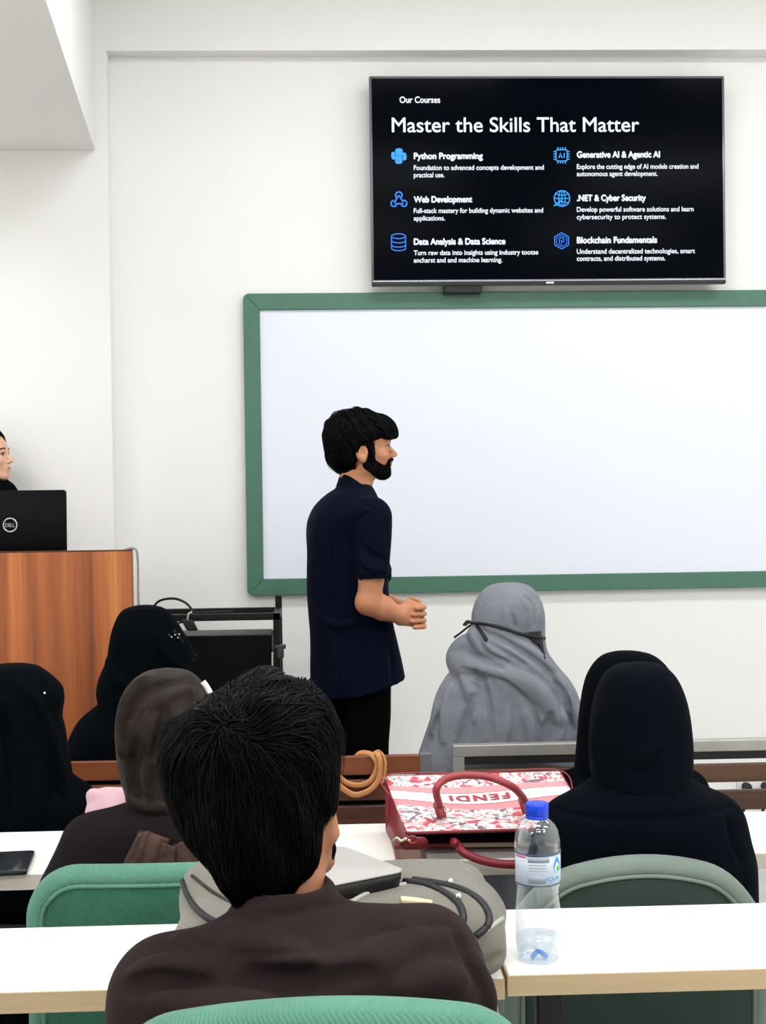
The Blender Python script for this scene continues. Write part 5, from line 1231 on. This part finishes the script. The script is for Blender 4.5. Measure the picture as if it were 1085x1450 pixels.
def leaf(c4, seed):
    """a wrinkled tail of cloth lying on the robe: c4 are its corners in the photo"""
    n1_, n2_ = 10, 7; vs = []
    for i in range(n1_+1):
        for j_ in range(n2_+1):
            u_, v_ = i/n1_, j_/n2_; a_ = np.array(c4[0])*(1-v_)+np.array(c4[1])*v_; b_ = np.array(c4[3])*(1-v_)+np.array(c4[2])*v_
            x, y = a_*(1-u_)+b_*u_; hs = [h_ for h_ in (Fnr.hit(x, y), Fn.hit(x, y)) if h_ is not None]
            h_ = min(hs, key=lambda p: p[1]) if hs else P(x, y, N1-.13)
            vs.append(h_-ray(x, y)*(.003+.004*math.sin(PI*v_)+.0025*math.sin(9*v_+seed+2*u_)))
    fs = [(i*(n2_+1)+j_, i*(n2_+1)+j_+1, (i+1)*(n2_+1)+j_+1, (i+1)*(n2_+1)+j_) for i in range(n1_) for j_ in range(n2_)]
    o = link('scarf_end', pymesh('scarf_end', vs, fs), tail_m, t); m_ = o.modifiers.new('s', 'SOLIDIFY'); m_.thickness = .003; m_.offset = 0
leaf([(196, 1180), (212, 1176), (196, 1240), (166, 1240)], 0); leaf([(212, 1178), (240, 1188), (222, 1240), (190, 1240)], 2); leaf([(246, 1196), (268, 1188), (290, 1236), (246, 1238)], 4); leaf([(228, 1192), (250, 1200), (248, 1240), (218, 1240)], 6)
q = [P(x, y, N1-.015) for x, y in ((287, 965.5), (292, 972), (296.5, 980), (300, 989), (302, 998))]
bm = bmesh.new(); tube(bm, spline(q, 4), .0065, 8, flat=(.6, 1)); obj('hair_band', bm, mat('white band', (238, 236, 232), .4), t, smooth=True)

# ================================================================== person behind the lectern
PY = 5.50
t = person((P(-20, 700, PY)[0], PY, 0), 'person behind the lectern looking right, only the face showing at the left edge')
hP = P(-21, 648.5, PY); 
Fb = Field((hP[0]-.36, PY-.30, 0), (hP[0]+.40, PY+.30, hP[2]+.16), .0055)
T, M = head(Fb, hP, V(1, -.12, .04), .92, .92)
cxp = hP[0]-.03
Fb.add(cap(hP-V(.02, 0, .12), V(cxp, PY, hP[2]-.30), .055, .09), .04); Fb.add(ell((cxp, PY, hP[2]-.40), (.10, .15, .2)), .05); Fb.add(ell((cxp, PY, hP[2]-.70), (.11, .15, .22)), .06)
for sy_ in (-1, 1):
    sh = V(cxp, PY+sy_*.15, hP[2]-.26); e_ = V(cxp+.05, PY+sy_*.19, hP[2]-.53); w_ = V(cxp+.25, PY+sy_*.10, hP[2]-.52) if sy_ > 0 else V(cxp+.2, PY-.1, hP[2]-.56)
    Fb.add(cap(sh, e_, .044, .036), .03); Fb.add(cap(e_, w_, .036, .025), .02); add_hand(Fb, w_, V(1, 0, 0), V(0, 0, 1), sy_, .9, .3)
    lg = V(cxp, PY+sy_*.08, .8); Fb.add(cap(lg, (cxp, PY+sy_*.09, .45), .08, .052), .04); Fb.add(cap((cxp, PY+sy_*.09, .45), (cxp, PY+sy_*.09, .09), .05, .035), .02); Fb.add(cap((cxp-.02, PY+sy_*.09, .04), (cxp+.14, PY+sy_*.1, .03), .032, .026), .02)
link('body', Fb.mesh('body', 1), skin_l, t); eyes(T, M, .92, t)
for y in (-1, 1): tubeo('eyebrow', [T(.092, y*.014, .030), T(.094, y*.026, .035), T(.087, y*.042, .033), T(.079, y*.050, .028)], .0026, hair_fine, t, sides=8)
bm = bmesh.new(); tube(bm, spline([T(.098 if y else .1025, y*.016, -.0478) for y in (-1, 0, 1)], 4), .0028, 6); obj('lips', bm, lip_m, t, smooth=True)
Fh = Field(hP-V(.22, .2, .34), hP+V(.18, .2, .18), .0055)
Fh.add(ell(T(-.02, 0, .035), V(.108, .092, .105), M)); Fh.add(cap(T(-.03, 0, -.03), T(-.03, 0, -.17), .085, .10), .05); Fh.add(ell(T(-.01, 0, -.2), V(.15, .17, .08), M), .05)
Fh.add(cap(T(.02, 0, -.125), T(.055, 0, -.15), .06, .06), .03)
Fh.cut(ell(T(.115, 0, -.010), V(.098, .066, .098), M), .006)
link('headscarf', Fh.mesh('headscarf', 1), black_cloth, t)
Fr_ = Field((cxp-.30, PY-.30, 0), (cxp+.34, PY+.30, hP[2]-.12), .008)
Fr_.add(loft([(hP[2]-.16, cxp-.06, cxp+.06, PY, .07, .07), (hP[2]-.22, cxp-.11, cxp+.11, PY, .17, .17), (hP[2]-.30, cxp-.125, cxp+.13, PY, .20, .20), (hP[2]-.6, cxp-.13, cxp+.13, PY, .19, .19), (.9, cxp-.14, cxp+.14, PY, .2, .2), (.04, cxp-.19, cxp+.19, PY, .22, .22)], 2.3, .02))
for sy_ in (-1, 1):
    sh = V(cxp, PY+sy_*.15, hP[2]-.26); e_ = V(cxp+.05, PY+sy_*.19, hP[2]-.53); w_ = V(cxp+.23, PY+sy_*.10, hP[2]-.52) if sy_ > 0 else V(cxp+.18, PY-.1, hP[2]-.56)
    Fr_.add(cap(sh, e_, .06, .055), .03); Fr_.add(cap(e_, w_, .055, .045), .02)
Fr_.warp(wr(21, .004, (10, 10, 7))); link('robe', Fr_.mesh('robe', 1), black_cloth, t)

# ================================================================== man in the foreground, seen from behind
GM = 1.68
pg = lambda x, y, Y=GM: P(x, y, Y)
t = person((pg(410, 1300)[0], GM+.06, 0), 'man with thick black hair and dark brown shirt seen from behind, on the foreground chair')
hc = pg(365, 1115, GM+.03); nk = pg(412, 1300, GM); hip = V(nk[0], GM+.06, .56)
wl, wr2 = V(nk[0]-.10, GM+.36, .66), V(nk[0]+.12, GM+.36, .66)
shL, shR = pg(232, 1402, GM+.0), pg(610, 1368, GM+.02); eL, eR = V(shL[0]-.04, GM+.10, .70), V(shR[0]+.045, GM+.12, .71)
Fb = Field((nk[0]-.36, GM-.24, 0), (nk[0]+.40, GM+.74, 1.36), .006)
hf = V(.20, 1, -.10); T, M = head(Fb, hc, hf, 1.0, neck=False)
Fb.add(cap(pg(398, 1180, GM+.045), pg(410, 1310, GM+.03), .047, .052), .02)
chest = nk*.55+hip*.45
Fb.add(ell(chest, (.15, .085, .16)), .03); Fb.add(ell(hip+V(0, 0, .06), (.16, .11, .13)), .05); Fb.add(cap(hip+V(0, 0, .1), chest, .12, .12), .05)
for sg, sh, e_, w_ in ((-1, shL, eL, wl), (1, shR, eR, wr2)):
    Fb.add(cap(nk-V(0, -.02, .09), sh-V(0, -.01, .02), .035, .035), .03); Fb.add(cap(sh-V(0, -.01, .02), e_, .038, .036), .03); Fb.add(cap(e_, w_, .038, .027), .015); add_hand(Fb, w_, w_-e_, V(0, .2, 1), -sg, 1., .4)
    k_ = hip+V(sg*.10, .42, .0); a_ = V(hip[0]+sg*.12, GM+.46, .09)
    Fb.add(cap(hip+V(sg*.08, .02, 0), k_, .085, .062), .04); Fb.add(cap(k_, a_, .058, .038), .02); Fb.add(cap(a_+V(0, -.02, -.045), a_+V(sg*.02, .16, -.06), .036, .028), .02)
# right ear and jaw as they show beside the hair
q = pg(468, 1168, GM+.04)
Fb.add(ell(q, (.010, .017, .030), [V(.95, .3, .1), V(-.3, .95, 0), V(-.1, 0, 1)]), .006)
Fb.add(cap(pg(446, 1190, GM+.05), pg(455, 1218, GM+.09), .020, .018), .02)
Fb.cut(ell(pg(473, 1164, GM+.022), (.006, .009, .018)), .003); Fb.cut(ell(pg(480, 1196, GM+.05), (.010, .03, .007)), .004)
link('body', Fb.mesh('body', 2), mat('tan skin', (172, 116, 84), .55, spec=.3, var=.06, vscale=18), t)
# hair volume and locks
gh = [(970, 348, 402, .045, .04), (974, 337, 418, .062, .056), (982, 320, 435, .08, .074), (994, 297, 450, .092, .085), (1012, 268, 464, .105, .098), (1035, 242, 473, .112, .106), (1062, 229, 478, .114, .110), (1090, 227, 478, .112, .110), (1120, 231, 473, .108, .107), (1150, 243, 465, .10, .100), (1180, 258, 456, .088, .09), (1208, 279, 448, .07, .079), (1235, 299, 437, .05, .069), (1256, 314, 422, .035, .058), (1274, 334, 398, .02, .045)]
K_ = rows(GM, [(py, a_, b_, GM+.03-.010*max(0, (py-1150)/120), f_, k_) for py, a_, b_, f_, k_ in gh])
Fh = Field((pg(215, 1100)[0]-.03, GM-.16, pg(370, 1285)[2]-.02), (pg(495, 1100)[0]+.04, GM+.20, pg(370, 960)[2]+.04), .0042)
Fh.add(loft(K_, 2.1, .008))
Fh.cut(ell(pg(474, 1185, GM+.06), (.020, .075, .05)), .01); Fh.cut(ell(pg(390, 1180, GM+.16), (.2, .07, .11)), .02)
Fh.warp(lambda X, Y, Z: .0035*np.sin(70*X+22*Z)*np.sin(45*Z+50*Y)+.002*np.sin(140*X+30*Z))
me = Fh.mesh('hair', 1); vv = mverts(me); g_ = Fh.grad(vv)
vis = vv[(g_[:, 1] < .6)]
wh = pg(338, 1048, GM-.05)
def dirg(p):
    d = p-wh; r_ = np.linalg.norm(d, axis=1, keepdims=True)+1e-6; d = d/r_
    sw = np.cross(np.broadcast_to(V(0, -.55, .45), d.shape), d)*np.exp(-r_/.06)*.9
    low_ = np.clip((wh[2]+.02-p[:, 2:3])/.08, 0, 1)
    top_ = np.clip((p[:, 2:3]-wh[2]-.0)/.05, 0, 1)
    sd_ = np.clip((np.abs(p[:, 0:1]-hc[0])-.062)/.035, 0, 1)
    return d*(1-.6*sd_)+sw+low_*V(0, 0, -1.2)+top_*(1-sd_)*V(.45, .15, .0)+sd_*V(0, 0, -1.3)
ra = vis[RNG.choice(len(vis), 16000)]
vs, fs = strands(Fh, ra, dirg, .05, .00085, 9, 8, .0035, .13, .05)
tp = vis[vis[:, 2] > wh[2]-.01]; rb_ = tp[RNG.choice(len(tp), 2600)]
vs2, fs2 = strands(Fh, rb_, dirg, .055, .00095, 12, 9, .0055, .22, .12)
lo_ = vis[(vis[:, 2] < pg(370, 1200)[2])]; rc_ = lo_[RNG.choice(len(lo_), 2200)]
vs3, fs3 = strands(Fh, rc_, lambda p: np.broadcast_to(V(0.05, 0, -1), p.shape)+0, .018, .0007, 15, 4, .002, .3)
vs = np.concatenate([vs, vs2, vs3]); fs = np.concatenate([fs, fs2+len(vs)-len(vs2)-len(vs3), fs3+len(vs)-len(vs3)])
link('hair', join_np(me, vs, fs, 'hair'), hair_m, t)
Fr = Field(hc-.18, hc+.18, .004); 
for y in (-1, 1): Fr.add(cap(T(.03, y*.056, -.065), T(.08, y*.0, -.09), .02, .02), .01)
fa = Field(hc-.18, hc+.18, .004); head(fa, hc, hf, 1.0, neck=False); fa.add(cap(pg(446, 1190, GM+.05), pg(455, 1218, GM+.09), .020, .018), .02); Fr.add(cap(pg(461, 1198, GM+.07), pg(456, 1216, GM+.09), .015, .015), .01); Fr.d = np.maximum(Fr.d, fa.d-.004); link('beard', Fr.mesh('beard', 0), hair_fine, t)
# shirt
Fs = Field((nk[0]-.38, GM-.26, .42), (nk[0]+.42, GM+.44, pg(400, 1235)[2]+.03), .0048)
ss = [(1288, 345, 470, .065, .07), (1302, 330, 492, .078, .082), (1320, 300, 555, .092, .095), (1340, 262, 605, .105, .108), (1365, 222, 645, .115, .118), (1400, 190, 668, .122, .125), (1450, 178, 678, .125, .128), (1550, 175, 682, .125, .128), (1700, 178, 680, .125, .125), (1900, 180, 680, .13, .125)]
Fs.add(loft(rows(GM, [(py, a_, b_, GM+.01, f_, k_) for py, a_, b_, f_, k_ in ss]), 2.3, .015))
Fs.add(cap(pg(430, 1322), pg(600, 1348, GM+.01), .042, .052), .04); Fs.add(cap(pg(375, 1338), pg(238, 1402, GM), .042, .054), .04)
Fs.add(cap(shR, eR, .062, .056), .03); Fs.add(cap(eR, wr2-V(0, .03, 0), .056, .044), .02); Fs.add(cap(shL, eL, .062, .056), .03); Fs.add(cap(eL, wl-V(0, .03, 0), .056, .044), .02)
Fs.warp(wr(31, .0032, (15, 15, 12)))
Fs.fold([(250, 1335), (330, 1332), (400, 1352), (440, 1372)], .012, .6, .02); Fs.fold([(460, 1388), (540, 1362), (600, 1330)], .012, .6, .022); Fs.fold([(330, 1385), (430, 1392), (530, 1378)], .009, groove=True, k=.018)
Fs.fold([(190, 1382), (240, 1374), (310, 1366)], .008, .6, .018); Fs.fold([(175, 1398), (230, 1392), (300, 1400)], .007, groove=True, k=.015); Fs.fold([(645, 1320), (662, 1350), (682, 1400)], .005, groove=True, k=.010); Fs.fold([(665, 1350), (685, 1400), (692, 1440)], .008, .5, .012)
Fs.fold([(500, 1330), (560, 1316), (610, 1308), (648, 1312)], .0025, groove=True, k=.005, taper=False); Fs.fold([(330, 1350), (380, 1352), (440, 1345), (500, 1330)], .0022, groove=True, k=.005, taper=False)
Fs.fold([(560, 1400), (610, 1385), (650, 1390)], .009, .6, .02); Fs.fold([(220, 1420), (300, 1430), (380, 1425)], .009, .6, .02)
# collar: a raised band round the neck, open inside
ck = [(1247, 366, 462, .052, .066), (1258, 346, 474, .058, .072), (1272, 333, 480, .062, .078), (1288, 325, 486, .068, .084), (1302, 322, 492, .07, .088)]
Fc = loft(rows(GM, [(py, a_, b_, GM+.01, f_, k_) for py, a_, b_, f_, k_ in ck]), 2.1, .004)
Fs.add(Fc, .006); Fs.cut(loft(rows(GM, [(1230, 368, 452, GM+.012, .05, .058), (1262, 356, 464, GM+.012, .052, .060), (1278, 352, 466, GM+.012, .052, .06)]), 2.1, .004), .002)
Fs.fold([(322, 1290), (360, 1298), (420, 1292), (488, 1276)], .003, groove=True, k=.006, taper=False)
Fs.cut(rbox((nk[0], GM, .40), (.6, .6, .10), .001))
link('shirt', Fs.mesh('shirt', 1), brown_shirt, t)
Ft = Field((nk[0]-.3, GM-.14, .03), (nk[0]+.3, GM+.66, .70), .009)
Ft.add(ell(hip+V(0, .01, 0), (.175, .13, .09)))
for sg in (-1, 1): k_ = hip+V(sg*.10, .42, 0); a_ = V(hip[0]+sg*.12, GM+.46, .09); Ft.add(cap(hip+V(sg*.085, .02, 0), k_, .10, .078), .04); Ft.add(cap(k_, a_, .075, .062), .03)
Ft.cut(rbox((nk[0], GM, 0), (.6, 1, .05), .001)); link('trousers', Ft.mesh('trousers', 1), trouser, t)

# ------------------------------------------------------------------ light
wd = bpy.data.worlds.new('world'); bpy.context.scene.world = wd; wd.use_nodes = True
wd.node_tree.nodes['Background'].inputs[0].default_value = (1, 1, 1, 1); wd.node_tree.nodes['Background'].inputs[1].default_value = .0
def lamp(x, y, sx_, sy_, e, col=(.965, .985, 1)):
    l = bpy.data.lights.new('ceiling_lamp', 'AREA'); l.shape = 'RECTANGLE'; l.size = sx_; l.size_y = sy_; l.energy = e; l.color = col
    o = bpy.data.objects.new('ceiling_lamp', l); C.objects.link(o); o.location = (x, y, ZC-.06); return o
for x, e_ in ((-2.45, 50), (.35, 46), (2.4, 48)):
    for y, k_ in ((-.6, 1.2), (1.7, 1.05), (4.1, .78)): lamp(x, y, 1.2, .3, e_*k_)
vs_ = bpy.context.scene.view_settings
vs_.view_transform = 'Standard'; vs_.look = 'None'; vs_.gamma = 1; vs_.use_curve_mapping = False; vs_.exposure = -.46
